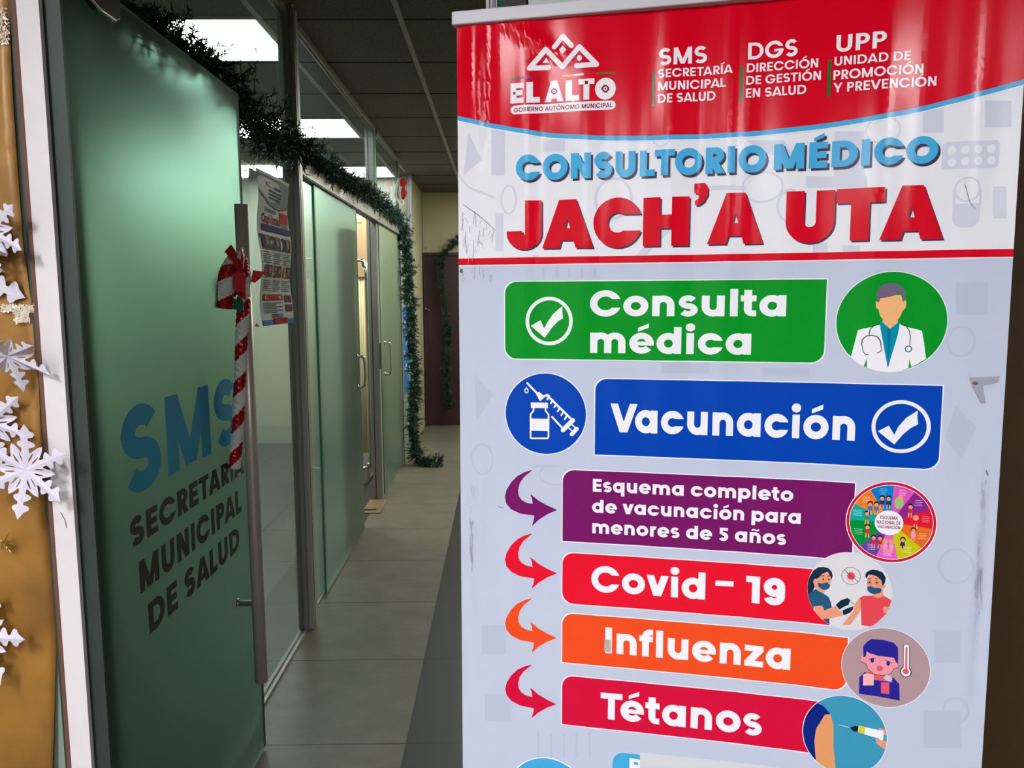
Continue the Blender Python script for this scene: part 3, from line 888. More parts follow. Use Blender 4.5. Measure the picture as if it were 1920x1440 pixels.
# clear tape with glitter, gold tinsel
def crumple(name, px, py, wpx, hpx, label, m, seed, yp=1.396, cat='tape', n=260):
    rnd = random.Random(seed); mb = MB(); c = at(px, py, 1, yp)
    for i in range(n):
        a = rnd.uniform(0, 6.28); x = c.x + rnd.uniform(-.5, .5) * wpx * .00094; z = c.z + rnd.uniform(-.5, .5) * hpx * .00094
        l = rnd.uniform(.0015, .005); wd = rnd.uniform(.0004, .0012)
        d = Vector((math.cos(a), rnd.uniform(-.4, .4), math.sin(a))) * l; s = Vector((-math.sin(a), rnd.uniform(-.3, .3), math.cos(a))) * wd
        p = Vector((x, c.y - rnd.uniform(0, .002), z))
        mb.face([p - s, p + d - s, p + d + s, p + s], m)
    return tag(mb.build(name), label, cat)
M_TAPE = mat('glittering_clear_tape', (235, 225, 205), .12, .2)
crumple('clear_tape', 40, 578, 74, 12, 'crumpled clear tape glittering across the gold paper', M_TAPE, 3, n=330)
crumple('glitter_heart', 42, 595, 28, 20, 'small heart-shaped blob of glittering clear tape hanging under the tape strip', M_TAPE, 4, n=220)
crumple('clear_tape', 6, 50, 20, 62, 'clear tape piece at the top left of the gold paper', M_TAPE, 5, n=200)
M_TINSEL = mat('gold_tinsel', (205, 165, 80), .2, .8)
rnd = random.Random(9); mb = MB(); c = at(2, 1022, 1, 1.385)
for k in range(34):
    a = rnd.uniform(-.7, .9); l = rnd.uniform(.012, .032)
    mb.tube([c + Vector((0, 0, rnd.uniform(-.008, .012))), c + Vector((math.cos(a) * l, -.006, math.sin(a) * l))], .0006, M_TINSEL, 5)
tag(mb.build('gold_tinsel'), 'spiky gold tinsel sprig on the gold paper below the large snowflake', 'tinsel')

# ------------------------------------------------------------------ fir garlands
def garland(name, pts, rad, dens, label, seed, m1, m2, needle=.022, group=None, droop=0.0, bulge=None):
    rnd = random.Random(seed); P = cat_rom(pts, 14); mb = MB()
    mb.tube(P[::2] if len(P) > 60 else P, .004, m2, 6)
    L = [0]
    for a, b in zip(P, P[1:]): L.append(L[-1] + (b - a).length)
    n = int(L[-1] * dens)
    for i in range(n):
        s = rnd.uniform(0, L[-1]); k = min(bisect.bisect(L, s), len(P) - 1) - 1
        k = max(k, 0)
        p = P[k].lerp(P[k + 1], (s - L[k]) / max(1e-6, L[k + 1] - L[k])); t = (P[k + 1] - P[k]).normalized()
        d = Vector((rnd.gauss(0, 1), rnd.gauss(0, 1), rnd.gauss(0, 1) - droop)); d = (d - t * d.dot(t) * .6).normalized()
        ln = rad * rnd.uniform(.35, 1.0) * (1.6 if rnd.random() < .10 else 1) * (bulge(p) if bulge else 1) * (1 + .28 * math.sin(s * 23 + seed) + .18 * math.sin(s * 51))
        m = m1 if rnd.random() < .6 else m2
        tip = p + d * ln
        up = d.cross(Vector((rnd.gauss(0, 1), rnd.gauss(0, 1), rnd.gauss(0, 1)))).normalized()
        mb.face([p - up * .0012, tip - up * .0006, tip + up * .0006, p + up * .0012], m2)
        nn = 15
        for j in range(nn):
            q = p.lerp(tip, .3 + .7 * j / (nn - 1))
            nd = (d * .8 + Vector((rnd.gauss(0, 1), rnd.gauss(0, 1), rnd.gauss(0, 1))).normalized() * 1.0).normalized()
            e = q + nd * needle * rnd.uniform(.6, 1.1)
            sd = nd.cross(Vector((rnd.gauss(0, 1), rnd.gauss(0, 1), rnd.gauss(0, 1)))).normalized() * .0024
            mb.face([q - sd, e - sd * .4, e + sd * .4, q + sd], m)
    return tag(mb.build(name), label, 'garland', group)
XG = -.855
gp_px = [(200, -25), (262, 34), (330, 76), (400, 128), (452, 190), (492, 232), (530, 262), (562, 268), (602, 300), (645, 335), (690, 362), (722, 388), (748, 412)]
gpts = [at(x, y, 0, XG) for x, y in gp_px]
garland('fir_garland', gpts, .070, 520, 'long green fir garland draped along the top of the glass partition', 11, M_FIR, M_FIR2, group='green fir garlands', droop=.5, bulge=lambda p: 1 + .75 * math.exp(-((p.y - 2.85) / .38) ** 2))
gpts = [at(x, y, 1, 6.86) for x, y in [(756, 425), (764, 500), (768, 560), (772, 640), (777, 700), (776, 780), (778, 845), (784, 866)]] + [Vector((-.72, 6.84, .035)), Vector((-.62, 6.82, .035)), Vector((-.55, 6.80, .03))]
garland('fir_garland', gpts, .075, 600, 'fir garland hanging down the corner post and curling onto the floor', 12, M_FIR, M_FIR2, group='green fir garlands', needle=.028)
gpts = [at(x, y, 1, 8.93) for x, y in [(905, 430), (862, 448), (838, 470), (826, 492), (832, 560), (840, 630), (838, 700), (842, 770)]]
garland('fir_garland', gpts, .052, 280, 'dim fir garland around the dark door at the end of the corridor', 13, M_FIR, M_FIR2, group='green fir garlands', needle=.03)

# blue poster behind the hanging garland
a = at(757, 610, 0, XW + .012); b = at(766, 790, 0, XW + .012)
mb = MB(); mb.box((XW + .006, a.y, .62), (XW + .009, 7.45, 1.42), mat('blue_poster_paper', (30, 104, 176), .5))
rnd = random.Random(5)
for k in range(14):
    y0 = rnd.uniform(a.y + .02, 7.35); z0 = rnd.uniform(.7, 1.3); mb.box((XW + .009, y0, z0), (XW + .0095, y0 + .07, z0 + .04), mat('pale_print', (190, 205, 215), .5))
bp0 = mb.build('poster_sheet')
rt = root('blue_poster', (XW + .0075, 7.2, .62), 'blue poster on the glass behind the hanging fir garland', 'poster'); attach(bp0, rt)

# ------------------------------------------------------------------ red and white ornament at the corner, bell on the tall post
rt = root('hanging_ornament', at(752, 410, 1, 6.80), 'red and white ribbon ornament hanging at the far corner of the garland', 'ornament')
mb = MB()
def opx(x, y, d=6.80): return at(x, y, 1, d)
mb.tube([opx(754, 335), opx(757, 342), opx(754, 350)], [.02, .034, .02], M_WRED, 12); mb.tube([opx(756, 352), opx(758, 362), opx(755, 374)], [.012, .028, .012], M_WRED, 12)
mb.build('red_bow', rt, smooth=True)
mb = MB(); mb.tube(cat_rom([opx(748, 334), opx(744, 350), opx(742, 368), opx(750, 382), opx(752, 392)], 4), .010, M_WHITE, 8); mb.tube(cat_rom([opx(753, 346), opx(749, 362), opx(756, 380), opx(749, 390)], 4), .009, M_WHITE, 8); mb.build('white_ribbon', rt, smooth=True)
mb = MB(); mb.tube(cat_rom([opx(737, 404), opx(741, 411), opx(745, 420)], 3), .016, M_WRED, 8); mb.tube(cat_rom([opx(735, 406), opx(738, 416), opx(743, 422)], 3), .010, M_WHITE, 8); mb.build('candy_stripe', rt, smooth=True)
def star_piece(name, c, r, label, cat):
    pass
rt = root('hanging_bell', at(544, -10, 1, 3.38), 'gold foil bell ornament at the top of the tall aluminium post', 'bell')
c = at(545, -16, 1, 3.36)
mb = MB()
prof = [(.012, .055), (.022, .045), (.028, .02), (.034, -.01), (.052, -.034), (.056, -.040)]
for k in range(len(prof) - 1):
    mb.tube([c + Vector((0, 0, prof[k][1])), c + Vector((0, 0, prof[k + 1][1]))], [prof[k][0], prof[k + 1][0]], M_BELL, 20, cap=False)
mb.build('bell_body', rt, smooth=True)
mb = MB(); mb.tube([c + Vector((0, 0, -.038)), c + Vector((0, 0, -.046)), c + Vector((0, 0, -.062))], [.006, .012, .004], M_BELL, 12); mb.build('clapper', rt, smooth=True)
mb = MB(); mb.tube([c + Vector((0, .01, .055)), c + Vector((0, .01, .12))], .003, M_RED, 6); mb.build('hanging_cord', rt)
rt.location = c
for ch in rt.children: ch.matrix_parent_inverse = Matrix.Translation(-c)

# ------------------------------------------------------------------ candy cane tied to the pull handle
CY = 2.235
cc = root('candy_cane', at(442, 880, 1, CY), 'red and white striped candy cane tied to the door pull handle', 'candy cane')
def cpx(x, y, d=CY): return at(x, y, 1, d)
pth = cat_rom([cpx(419, 578), cpx(422, 545), cpx(428, 512), cpx(440, 488), cpx(452, 486), cpx(457, 510), cpx(457, 560), cpx(454, 620), cpx(452, 680), cpx(449, 740), cpx(446, 800), cpx(442, 850), cpx(440, 878)], 12)
rad = []
for k in range(len(pth)):
    t = k / (len(pth) - 1)
    rad.append(.030 * (1 - .52 * min(1, max(0, (t - .05) / .35))) if t < .5 else .0185 - .004 * (t - .5))
def sweep_striped(P, R, n, stripe, parent, name):
    mbw = MB(); x = None; rings = []; L = 0; Ls = []
    for k, p in enumerate(P):
        t = (P[min(k + 1, len(P) - 1)] - P[max(k - 1, 0)]).normalized()
        if x is None: x = t.cross(Vector((0, 1, 0))).normalized()
        x = (x - t * x.dot(t)).normalized(); y = t.cross(x)
        rings.append([p + (x * math.cos(2 * math.pi * j / n) + y * math.sin(2 * math.pi * j / n)) * R[k] * (1 + .05 * math.sin(k * .9 + j)) for j in range(n)])
        if k: L += (p - P[k - 1]).length
        Ls.append(L)
    for k in range(len(P) - 1):
        for j in range(n):
            ph = (Ls[k] / stripe + (abs((j / n) * 2 - 1)) * .55) % 1
            mbw.face([rings[k][j], rings[k][(j + 1) % n], rings[k + 1][(j + 1) % n], rings[k + 1][j]], M_RED if .08 < ph < .52 else M_WHITE)
    mbw.face(rings[0][::-1], M_WHITE); mbw.face(rings[-1], M_WHITE)
    return mbw.build(name, parent, smooth=True)
P2 = []; R2 = []
for k in range(len(pth) - 1):
    for s in range(3):
        P2.append(pth[k].lerp(pth[k + 1], s / 3)); R2.append(rad[k] + (rad[k + 1] - rad[k]) * s / 3)
sweep_striped(P2, R2, 24, .105, cc, 'striped_stick')
def sheet(mb, pts, m, d, th=.002):
    P = [at(x, y, 1, d) for x, y in pts]
    t = tessellate_polygon([[Vector((p.x, p.z, 0)) for p in P]])
    for q in t:
        mb.face([P[i] for i in q], m); mb.face([P[i] + Vector((0, th, 0)) for i in q[::-1]], m)
    for i in range(len(P)):
        a, b = P[i], P[(i + 1) % len(P)]
        mb.face([a, b, b + Vector((0, th, 0)), a + Vector((0, th, 0))], m)
mb = MB()
sheet(mb, [(421, 472), (432, 459), (444, 478), (452, 505), (452, 512), (446, 512), (436, 490)], M_RED, CY - .035, .012)
sheet(mb, [(453, 464), (456, 480), (455, 505), (451, 512), (450, 500)], M_RED, CY - .03, .012)
sheet(mb, [(436, 515), (444, 508), (458, 512), (460, 562), (436, 538)], M_WRED, CY - .034, .010)
sheet(mb, [(442, 546), (456, 548), (455, 558), (448, 556)], M_RED, CY - .036, .01)
mb.build('red_bow', cc)
mb = MB()
sheet(mb, [(474, 507), (493, 509), (489, 520), (477, 530), (470, 528)], M_WRED, CY + .035, .006)
mb.build('ribbon_tail', cc); mb = MB()
sheet(mb, [(480, 606), (487, 613), (478, 612)], M_WRED, CY + .035, .004)
mb.build('ribbon_tail', cc)
mb = MB(); sheet(mb, [(433, 553), (438, 560), (443, 562), (445, 555), (450, 560), (455, 563), (456, 582), (452, 585), (449, 587), (446, 581), (440, 580), (435, 579), (438, 568)], M_GREENLEAF, CY - .040, .003); mb.build('green_leaf', cc)
mb = MB(); rnd = random.Random(2); c = cpx(402, 530)
for k in range(70):
    v = Vector((rnd.gauss(0, .008), rnd.gauss(0, .003), rnd.gauss(0, .013))); d = Vector((rnd.gauss(0, 1), rnd.gauss(0, .5), rnd.gauss(0, 1))).normalized() * .005
    mb.tube([c + v, c + v + d * 1.6], .0008, M_TAPE, 4)
mb.build('white_tinsel', cc)

# ------------------------------------------------------------------ tooth-brushing poster on the fixed pane
XP = XW + .012
p0, p1 = at(479, 330, 0, XP), at(545, 345, 0, XP)
YL, YR = at(486, 500, 0, XP).y, at(543, 500, 0, XP).y
ZTOP, ZBOT = at(474, 312, 0, XP).z, at(486, 612, 0, XP).z
po = root('wall_poster', (XP, YL, ZBOT), 'tooth-brushing poster with numbered photos taped to the glass pane', 'poster')
def pw(a, b):
    """poster surface: a across 0..1, b down 0..1"""
    bend = -.035 * max(0, .16 - b) * 6 * (1 - a) * .4
    sh = .05 * max(0, b - .78) * -1.2 * math.sin((b - .78) * 14) * (1 - a * .4)
    return Vector((XP + .004 + .006 * math.sin(b * 13 + a * 2) + .02 * max(0, .06 - b), YL + a * (YR - YL) + bend + sh, ZTOP + b * (ZBOT - ZTOP)))
M_POST = mat('poster_paper', (186, 196, 196), .6, spec=.2)
mb = MB()
for i in range(14):
    for k in range(44):
        q = [pw(i / 14, k / 44), pw(i / 14, (k + 1) / 44), pw((i + 1) / 14, (k + 1) / 44), pw((i + 1) / 14, k / 44)]
        mb.face(q, M_POST); mb.face([p - Vector((.0008, 0, 0)) for p in q[::-1]], M_POST)
ps = mb.build('poster_sheet', po, smooth=True)
PI_ = [0]
def pq(mb, a0, b0, a1, b1, m, lift=1):
    n = max(1, int((b1 - b0) / .023)); PI_[0] += 1
    L = .0012 * lift + .00001 * (PI_[0] % 20)
    for k in range(n):
        c0, c1 = b0 + (b1 - b0) * k / n, b0 + (b1 - b0) * (k + 1) / n
        mb.face([pw(a0, c0) + Vector((L, 0, 0)), pw(a0, c1) + Vector((L, 0, 0)), pw(a1, c1) + Vector((L, 0, 0)), pw(a1, c0) + Vector((L, 0, 0))], m)
def ptext(mb, s, a0, a1, bb, bt, w_, m, lift=2):
    for i, q in enumerate(text_polys(s, w_)):
        mb.face([pw(a0 + p.x * (a1 - a0), bb + p.y * (bt - bb)) + Vector((.0012 * lift + .00001 * (i % 15), 0, 0)) for p in q], m)
C = lambda n, rgb: mat('print_' + n, rgb, .75, spec=.1)
mb = MB()
for k in range(16):
    a0, a1 = k / 16, (k + 1) / 16
    f_ = lambda a: .135 + .075 * math.sin(a * 2.6)
    g_ = .0008
    mb.face([pw(a0, .02) + Vector((g_, 0, 0)), pw(a0, f_(a0)) + Vector((g_, 0, 0)), pw(a1, f_(a1)) + Vector((g_, 0, 0)), pw(a1, .02) + Vector((g_, 0, 0))], C('grey_header', (146, 156, 156)))
    mb.face([pw(a0, f_(a0)) + Vector((.001, 0, 0)), pw(a0, f_(a0) + .009) + Vector((.001, 0, 0)), pw(a1, f_(a1) + .009) + Vector((.001, 0, 0)), pw(a1, f_(a1)) + Vector((.001, 0, 0))], C('maroon', (130, 20, 30)))
for k in range(3): pq(mb, .32, .105 + .022 * k, .72, .115 + .022 * k, C('small_text', (86, 100, 104)), 2)
pq(mb, .25, .06, .45, .085, C('white', (225, 225, 220)), 2); pq(mb, .5, .075, .7, .09, C('slate', (70, 90, 120)), 2)
mb.build('printed_header', ps)
mb = MB()
ptext(mb, 'Técnica de', .22, .58, .252, .222, .2, C('slate', (70, 90, 120)))
ptext(mb, 'Cepillado', .13, .70, .325, .268, .22, C('maroon_red', (170, 24, 44)))
pq(mb, .70, .225, .97, .30, C('poster_red', (196, 30, 44)), 2)
for k in range(5): pq(mb, .72 + .05 * k, .305, .74 + .05 * k, .348, C('teal', (60, 110, 130)), 2)
pq(mb, .12, .335, .97, .378, C('navy', (28, 48, 120)), 3)
mb.build('printed_title', ps)
mb = MB()
nums = [('1', .03, (40, 60, 110)), ('2', .33, (24, 50, 130)), ('3', .66, (70, 24, 50))]
for (ch, a, c_) in nums:
    ptext(mb, ch, a, a + .10, .498, .405, .26, C('num' + ch, c_), 3)
    pq(mb, a + .12, .405, a + .29, .50, C('photo_brown', (140, 74, 56)), 2); pq(mb, a + .15, .42, a + .22, .47, C('photo_pale', (170, 150, 140)), 3); pq(mb, a + .22, .44, a + .28, .49, C('photo_blue', (80, 96, 120)), 3)
nums = [('4', .05, (180, 20, 40)), ('5', .38, (176, 60, 24)), ('6', .72, (200, 160, 20))]
for (ch, a, c_) in nums:
    ptext(mb, ch, a, a + .10, .682, .60, .26, C('num' + ch, c_), 3)
    pq(mb, a + .12, .60, a + .27, .68, C('photo_dark', (112, 66, 70)), 2); pq(mb, a + .15, .615, a + .22, .655, C('photo_grey', (150, 140, 150)), 3)
for (b0, n_) in ((.515, 6), (.70, 6)):
    for col in range(3):
        for k in range(n_):
            pq(mb, .05 + .32 * col, b0 + .0135 * k, .05 + .32 * col + (.26 if (k + col) % 3 else .2), b0 + .005 + .0135 * k, C('small_text2', (122, 134, 134)), 2)
mb.build('numbered_photos', ps)
mb = MB()
pq(mb, .07, .795, .68, .835, C('poster_red2', (176, 26, 36)), 2); ptext(mb, 'CONSEJOS', .12, .62, .826, .804, .2, C('white', (225, 225, 220)), 3)
for k in range(6): pq(mb, .08, .85 + .0125 * k, .66 - .2 * (k % 2), .855 + .0125 * k, C('small_text3', (104, 116, 120)), 2)
for (a, b) in ((.74, .80), (.86, .80), (.74, .865), (.86, .865)): pq(mb, a, b, a + .1, b + .05, C('photo_maroon', (110, 56, 48)), 2)
pq(mb, .30, .925, .42, .95, C('logo_red', (190, 40, 50)), 2); pq(mb, .45, .925, .62, .95, C('logo_blue', (90, 140, 180)), 2)
pq(mb, .0, .965, .98, .997, C('sky_blue', (50, 130, 190)), 2); pq(mb, .32, .955, .74, .997, C('poster_red2', (176, 26, 36)), 3)
mb.build('printed_footer', ps)

# ------------------------------------------------------------------ right-hand leaf of the doorway, seen just above the banner
d5 = root('door_5', (.12, 1.47, 0), 'glass door leaf with a metal post, hidden behind the banner', None, None, 'structure')
xa, xb = at(911, 5, 1, 1.46).x, at(932, 5, 1, 1.46).x
mb = MB().box((xa, 1.455, 0), (xb, 1.50, 2.24), M_ALU)
for f_ in (.3, .6, .8): mb.box((xa + (xb - xa) * f_, 1.453, 0), (xa + (xb - xa) * f_ + .0012, 1.455, 2.24), M_DARK)
mb.build('door_post', d5)
MB().box((xb, 1.47, 0), (.28, 1.48, 2.24), M_EDGE).build('glass_panel', d5)
a = at(942, 20, 1, 1.455); b = at(990, -40, 1, 1.455)
mb = MB().box((a.x, 1.455, 1.985), (b.x, 1.47, 2.12), M_BLACK); fo = mb.build('patch_fitting', d5, bevel=.004)
a = at(991, 20, 1, 1.44)
sg = root('paper_sign', (.15, 1.46, 1.93), 'white paper sign with black handwriting above the banner', 'sign')
MB().box((a.x, 1.448, 1.90), (.27, 1.4505, 2.16), mat('sign_paper', (198, 206, 200), .7)).build('sign_sheet', sg)
mb = MB(); rnd = random.Random(7)
for k in range(22):
    x = at(1112 + k * 4.2, 2, 1, 1.447)
    mb.tube([(x.x, 1.4475, x.z + .005), (x.x + rnd.uniform(-.004, .004), 1.4475, x.z - .003 + rnd.uniform(0, .003))], .0012, M_BLACK, 5)
mb.build('handwriting', sg)

# ------------------------------------------------------------------ the roll-up banner
BY, BR = math.radians(14.0957), math.radians(-.0559)
BL = math.radians(.7655)
_u = Vector((math.cos(BY), -math.sin(BY), 0)); _w = Vector((math.sin(BL) * math.sin(BY), math.sin(BL) * math.cos(BY), math.cos(BL)))
BU = math.cos(BR) * _u + math.sin(BR) * _w; BW = -math.sin(BR) * _u + math.cos(BR) * _w
BN = BU.cross(BW)
BO = Vector((-.07, 1.30, 1.5))
BWID, VTOP, VBOT = .820, .436, -1.41
def bp(x, y):
    """photograph point -> (across, up) in metres on the banner's plane"""
    d = r2 * (x - 960) + u2 * -(y - 720) + fwd * FPX
    t = (BO - CAM).dot(BN) / d.dot(BN)
    P = CAM + d * t - BO
    return Vector((P.dot(BU), P.dot(BW)))
RIDGES = [(.030, .0050, .016, .33, .11), (.052, -.0036, .012, .33, .13), (.112, .0030, .016, .12, .30), (.150, -.0022, .022, .2, .4), (.335, .0030, .020, .10, .38), (.300, -.002, .03, .0, .6),
          (.430, .0028, .017, .12, .42), (.470, -.0016, .025, .0, .7), (.640, .0030, .022, .12, .34), (.560, -.0026, .035, -.2, .6), (.760, .0018, .02, .1, .6), (.205, .0014, .016, .1, .30),
          (.022, -.0028, .009, -.40, .22), (.034, .003, .008, -.42, .2), (.792, .0034, .010, -.42, .16), (.808, -.003, .007, -.44, .14), (.245, -.002, .02, .05, .3), (.382, -.0022, .014, .1, .3), (.69, -.0015, .02, .1, .4)]
def disp(u, v):
    s = .0035 * math.sin(u * 9.5 + .6 + v * .5)
    for (c, a, wd, vc, vw) in RIDGES:
        s += a * math.exp(-((u - c - .012 * (v - vc)) / wd) ** 2) * math.exp(-((v - vc) / vw) ** 2)
    # diagonal pull crease under the rail
    s += .0024 * math.exp(-((v - (.424 - (u - .09) * .55)) / .010) ** 2) * math.exp(-((u - .13) / .055) ** 2)
    return s
GU, GV = .008, .015
NODES = {}
def node(i, j):
    if (i, j) not in NODES: NODES[(i, j)] = disp(i * GU, j * GV)
    return NODES[(i, j)]
def bsurf(u, v, off=0.0):
    e = .0015
    d = disp(u, v); du = (disp(u + e, v) - d) / e; dv = (disp(u, v + e) - d) / e
    n = (BN - BU * du - BW * dv).normalized()
    i, j = math.floor(u / GU), math.floor(v / GV); a, b = u / GU - i, v / GV - j
    if a + b <= 1: d = node(i, j) + a * (node(i + 1, j) - node(i, j)) + b * (node(i, j + 1) - node(i, j))
    else: d = node(i + 1, j + 1) + (1 - a) * (node(i, j + 1) - node(i + 1, j + 1)) + (1 - b) * (node(i + 1, j) - node(i + 1, j + 1))
    return BO + BU * u + BW * v + BN * (d + off), n
def clip(poly, ax, val, keep_low):
    out = []
    for i in range(len(poly)):
        a, b = poly[i], poly[(i + 1) % len(poly)]
        ia = (a[ax] <= val) if keep_low else (a[ax] >= val); ib = (b[ax] <= val) if keep_low else (b[ax] >= val)
        if ia: out.append(a)
        if ia != ib:
            t = (val - a[ax]) / (b[ax] - a[ax]); out.append(a.lerp(b, t))
    return out
def grid_cut(poly):
    res = []
    def cut(ps, ax, g):
        out = []
        for p in ps:
            lo = min(q[ax] for q in p); hi = max(q[ax] for q in p)
            k = math.floor(lo / g + 1e-6) + 1
            rest = p
            while k * g < hi - 1e-7:
                a = clip(rest, ax, k * g, True)
                if len(a) >= 3: out.append(a)
                rest = clip(rest, ax, k * g, False); k += 1
                if len(rest) < 3: break
            if len(rest) >= 3: out.append(rest)
        return out
    flat = cut(cut([poly], 0, GU), 1, GV)
    # the third family of cuts: the diagonal of every grid cell, so each piece lies in one flat facet
    sk = [[Vector((q.x / GU + q.y / GV, q.y)) for q in p] for p in flat]
    return [[Vector(((q.x - q.y / GV) * GU, q.y)) for q in p] for p in cut(sk, 0, 1.0)]
class Print:
    """flat print laid on the banner sheet; shapes added later lie over earlier ones"""
    def __init__(s, level, step=1.5e-6):
        s.mb = MB(); s.n = []; s.off = .0002 + .0004 * level; s.k = 0; s.step = step
    def convex(s, poly, m):
        s.k += 1
        off = s.off + s.step * s.k
        for q in grid_cut([Vector((p[0], p[1])) for p in poly]):
            ar = sum(q[i].x * q[(i + 1) % len(q)].y - q[(i + 1) % len(q)].x * q[i].y for i in range(len(q)))
            if abs(ar) < 1e-11: continue
            if ar < 0: q = q[::-1]
            P = [bsurf(p.x, p.y, off) for p in q]
            s.mb.face([p[0] for p in P], m); s.n += [p[1] for p in P]
    def poly(s, pts, m, holes=()):
        L = [[Vector((p[0], p[1], 0)) for p in pts]] + [[Vector((p[0], p[1], 0)) for p in h] for h in holes]
        A = [p for l in L for p in l]
        k = s.k
        for t in tessellate_polygon(L):
            s.k = k
            s.convex([A[i] for i in t], m)
    def px(s, pts, m, smooth=0):
        P = [bp(*p) for p in pts]
        if smooth: P = cat_rom(P, smooth, True)
        s.poly(P, m)
    def ell(s, cx, cy, rx, ry, m, n=48, a0=0, a1=360):
        c = bp(cx, cy); ru = (bp(cx + rx, cy).x - bp(cx - rx, cy).x) / 2; rv = (bp(cx, cy - ry).y - bp(cx, cy + ry).y) / 2
        s.convex([(c.x + ru * math.cos(math.radians(a0 + (a1 - a0) * k / n)), c.y + rv * math.sin(math.radians(a0 + (a1 - a0) * k / n))) for k in range(n)], m)
    def line(s, pts, wpx, m, px=True, closed=False, caps=False):
        P = [bp(*p) if px else Vector(p) for p in pts]
        w_ = wpx * (P[0] - bp(pts[0][0] + 1, pts[0][1])).length if px else wpx
        if closed: P.append(P[0])
        for a, b in zip(P, P[1:]):
            if (b - a).length > 1e-6: s.convex(seg(a, b, w_), m)
        if caps:
            for p in P: s.convex([(p.x + w_ / 2 * math.cos(k * .5236), p.y + w_ / 2 * math.sin(k * .5236)) for k in range(12)], m)
    def ringp(s, cx, cy, rx, ry, t, m, n=48):
        c = bp(cx, cy); ru = (bp(cx + rx, cy).x - bp(cx - rx, cy).x) / 2; rv = (bp(cx, cy - ry).y - bp(cx, cy + ry).y) / 2
        tt = (bp(cx + t, cy).x - c.x)
        for q in ring(c.x, c.y, ru, rv, tt, 0, 360, tt, n): s.convex(q, m)
    def text(s, t, xL, xR, yb, yt, w_, m, dx=0, dy=0):
        a = bp(xL, yb); h = bp(xL, yt).y - a.y
        y = yb
        for _ in range(5):
            q = bp(xR, y); y += (q.y - a.y) * 1250
        uR = bp(xR, y).x
        aw = w_ * h / max(1e-6, h)
        for q in text_polys(t, w_):
            s.convex([(a.x + p.x * (uR - a.x) + dx, a.y + p.y * h + dy) for p in q], m)
    def rrect(s, xl, yt, yb, xr, m, rad=.019, tl=1, tr=1, br=1, bl=1, grow=0.0, yref=None):
        a = bp(xl, yt); b = bp(xl, yb)
        y = yt
        for _ in range(6):
            q = bp(xr, y); y += (q.y - a.y) * 1250
        u0, u1, v1, v0 = a.x - grow, bp(xr, y).x + grow, a.y + grow, b.y - grow
        P = []
        for (cx, cy, a0, f) in ((u1, v1, 0, tr), (u0, v1, 90, tl), (u0, v0, 180, bl), (u1, v0, 270, br)):
            if f:
                r = rad; ccx = cx - r if cx == u1 else cx + r; ccy = cy - r if cy == v1 else cy + r
                P += [(ccx + r * math.cos(math.radians(a0 + 15 * k)), ccy + r * math.sin(math.radians(a0 + 15 * k))) for k in range(7)]
            else: P.append((cx, cy))
        s.convex(P, m)
        return u0, u1, v0, v1
    def build(s, name, parent):
        return s.mb.build(name, parent, normals=s.n)

def vin(n, rgb):
    return mat('vinyl_' + n, rgb, .15, spec=.12, bump=.02, bscale=900, stretch=(.2, .2, 1))
V_WHITE, V_BG, V_TOPBG = vin('white', (236, 234, 240)), vin('pale_blue_ground', (188, 195, 214)), vin('white_ground', (226, 225, 232))
V_MARK = vin('faint_grey_print', (204, 205, 220)); V_MARK2 = vin('faint_blue_print', (179, 187, 208))
V_RED, V_BLUEL, V_GREEN, V_BLUE = vin('header_red', (208, 0, 30)), vin('sky_blue', (66, 166, 216)), vin('green', (0, 142, 34)), vin('blue', (0, 64, 172))
V_PURP, V_CRED, V_ORNG, V_CRIM = vin('purple', (116, 22, 96)), vin('bright_red', (226, 18, 44)), vin('orange', (236, 76, 30)), vin('crimson', (208, 14, 56))
V_SHAD = vin('dark_plum', (66, 52, 74)); V_BARG = vin('bar_green', (10, 112, 44))
V_SKIN, V_HAIR, V_TEAL, V_INK = vin('skin', (238, 178, 122)), vin('grey_hair', (110, 96, 120)), vin('teal', (0, 138, 164)), vin('ink', (40, 44, 60))

bn = root('roll_up_banner', BO + BU * .41 + BW * VBOT, 'tall red and white health-centre roll-up banner standing in the doorway', 'banner')
bn.location.z = 0
# sheet
mb = MB(); nrm = []
us = sorted({round(k * GU, 6) for k in range(int(BWID / GU) + 1)} | {0.0, BWID})
vline = bp(860, 491).y
vs = sorted({round(k * GV, 6) for k in range(int(VBOT / GV), int(VTOP / GV) + 1)} | {VBOT, VTOP, vline})
sh = Print(0, 0); sh.off = 0; sh.mb = mb; sh.n = nrm
sh.convex([(0, VBOT), (BWID, VBOT), (BWID, vline), (0, vline)], V_BG)
sh.convex([(0, vline), (BWID, vline), (BWID, VTOP), (0, VTOP)], V_TOPBG)
M_BACKSHEET = mat('grey_banner_back', (110, 110, 112), .6)
for a, b in zip(us, us[1:]):
    for v0, v1 in zip(vs, vs[1:]):
        Q = [bsurf(x, y, -.0008) for x, y in ((a, v1), (b, v1), (b, v0), (a, v0))]
        mb.face([p[0] for p in Q], M_BACKSHEET); nrm += [-p[1] for p in Q]
bs = mb.build('banner_sheet', bn, normals=nrm)
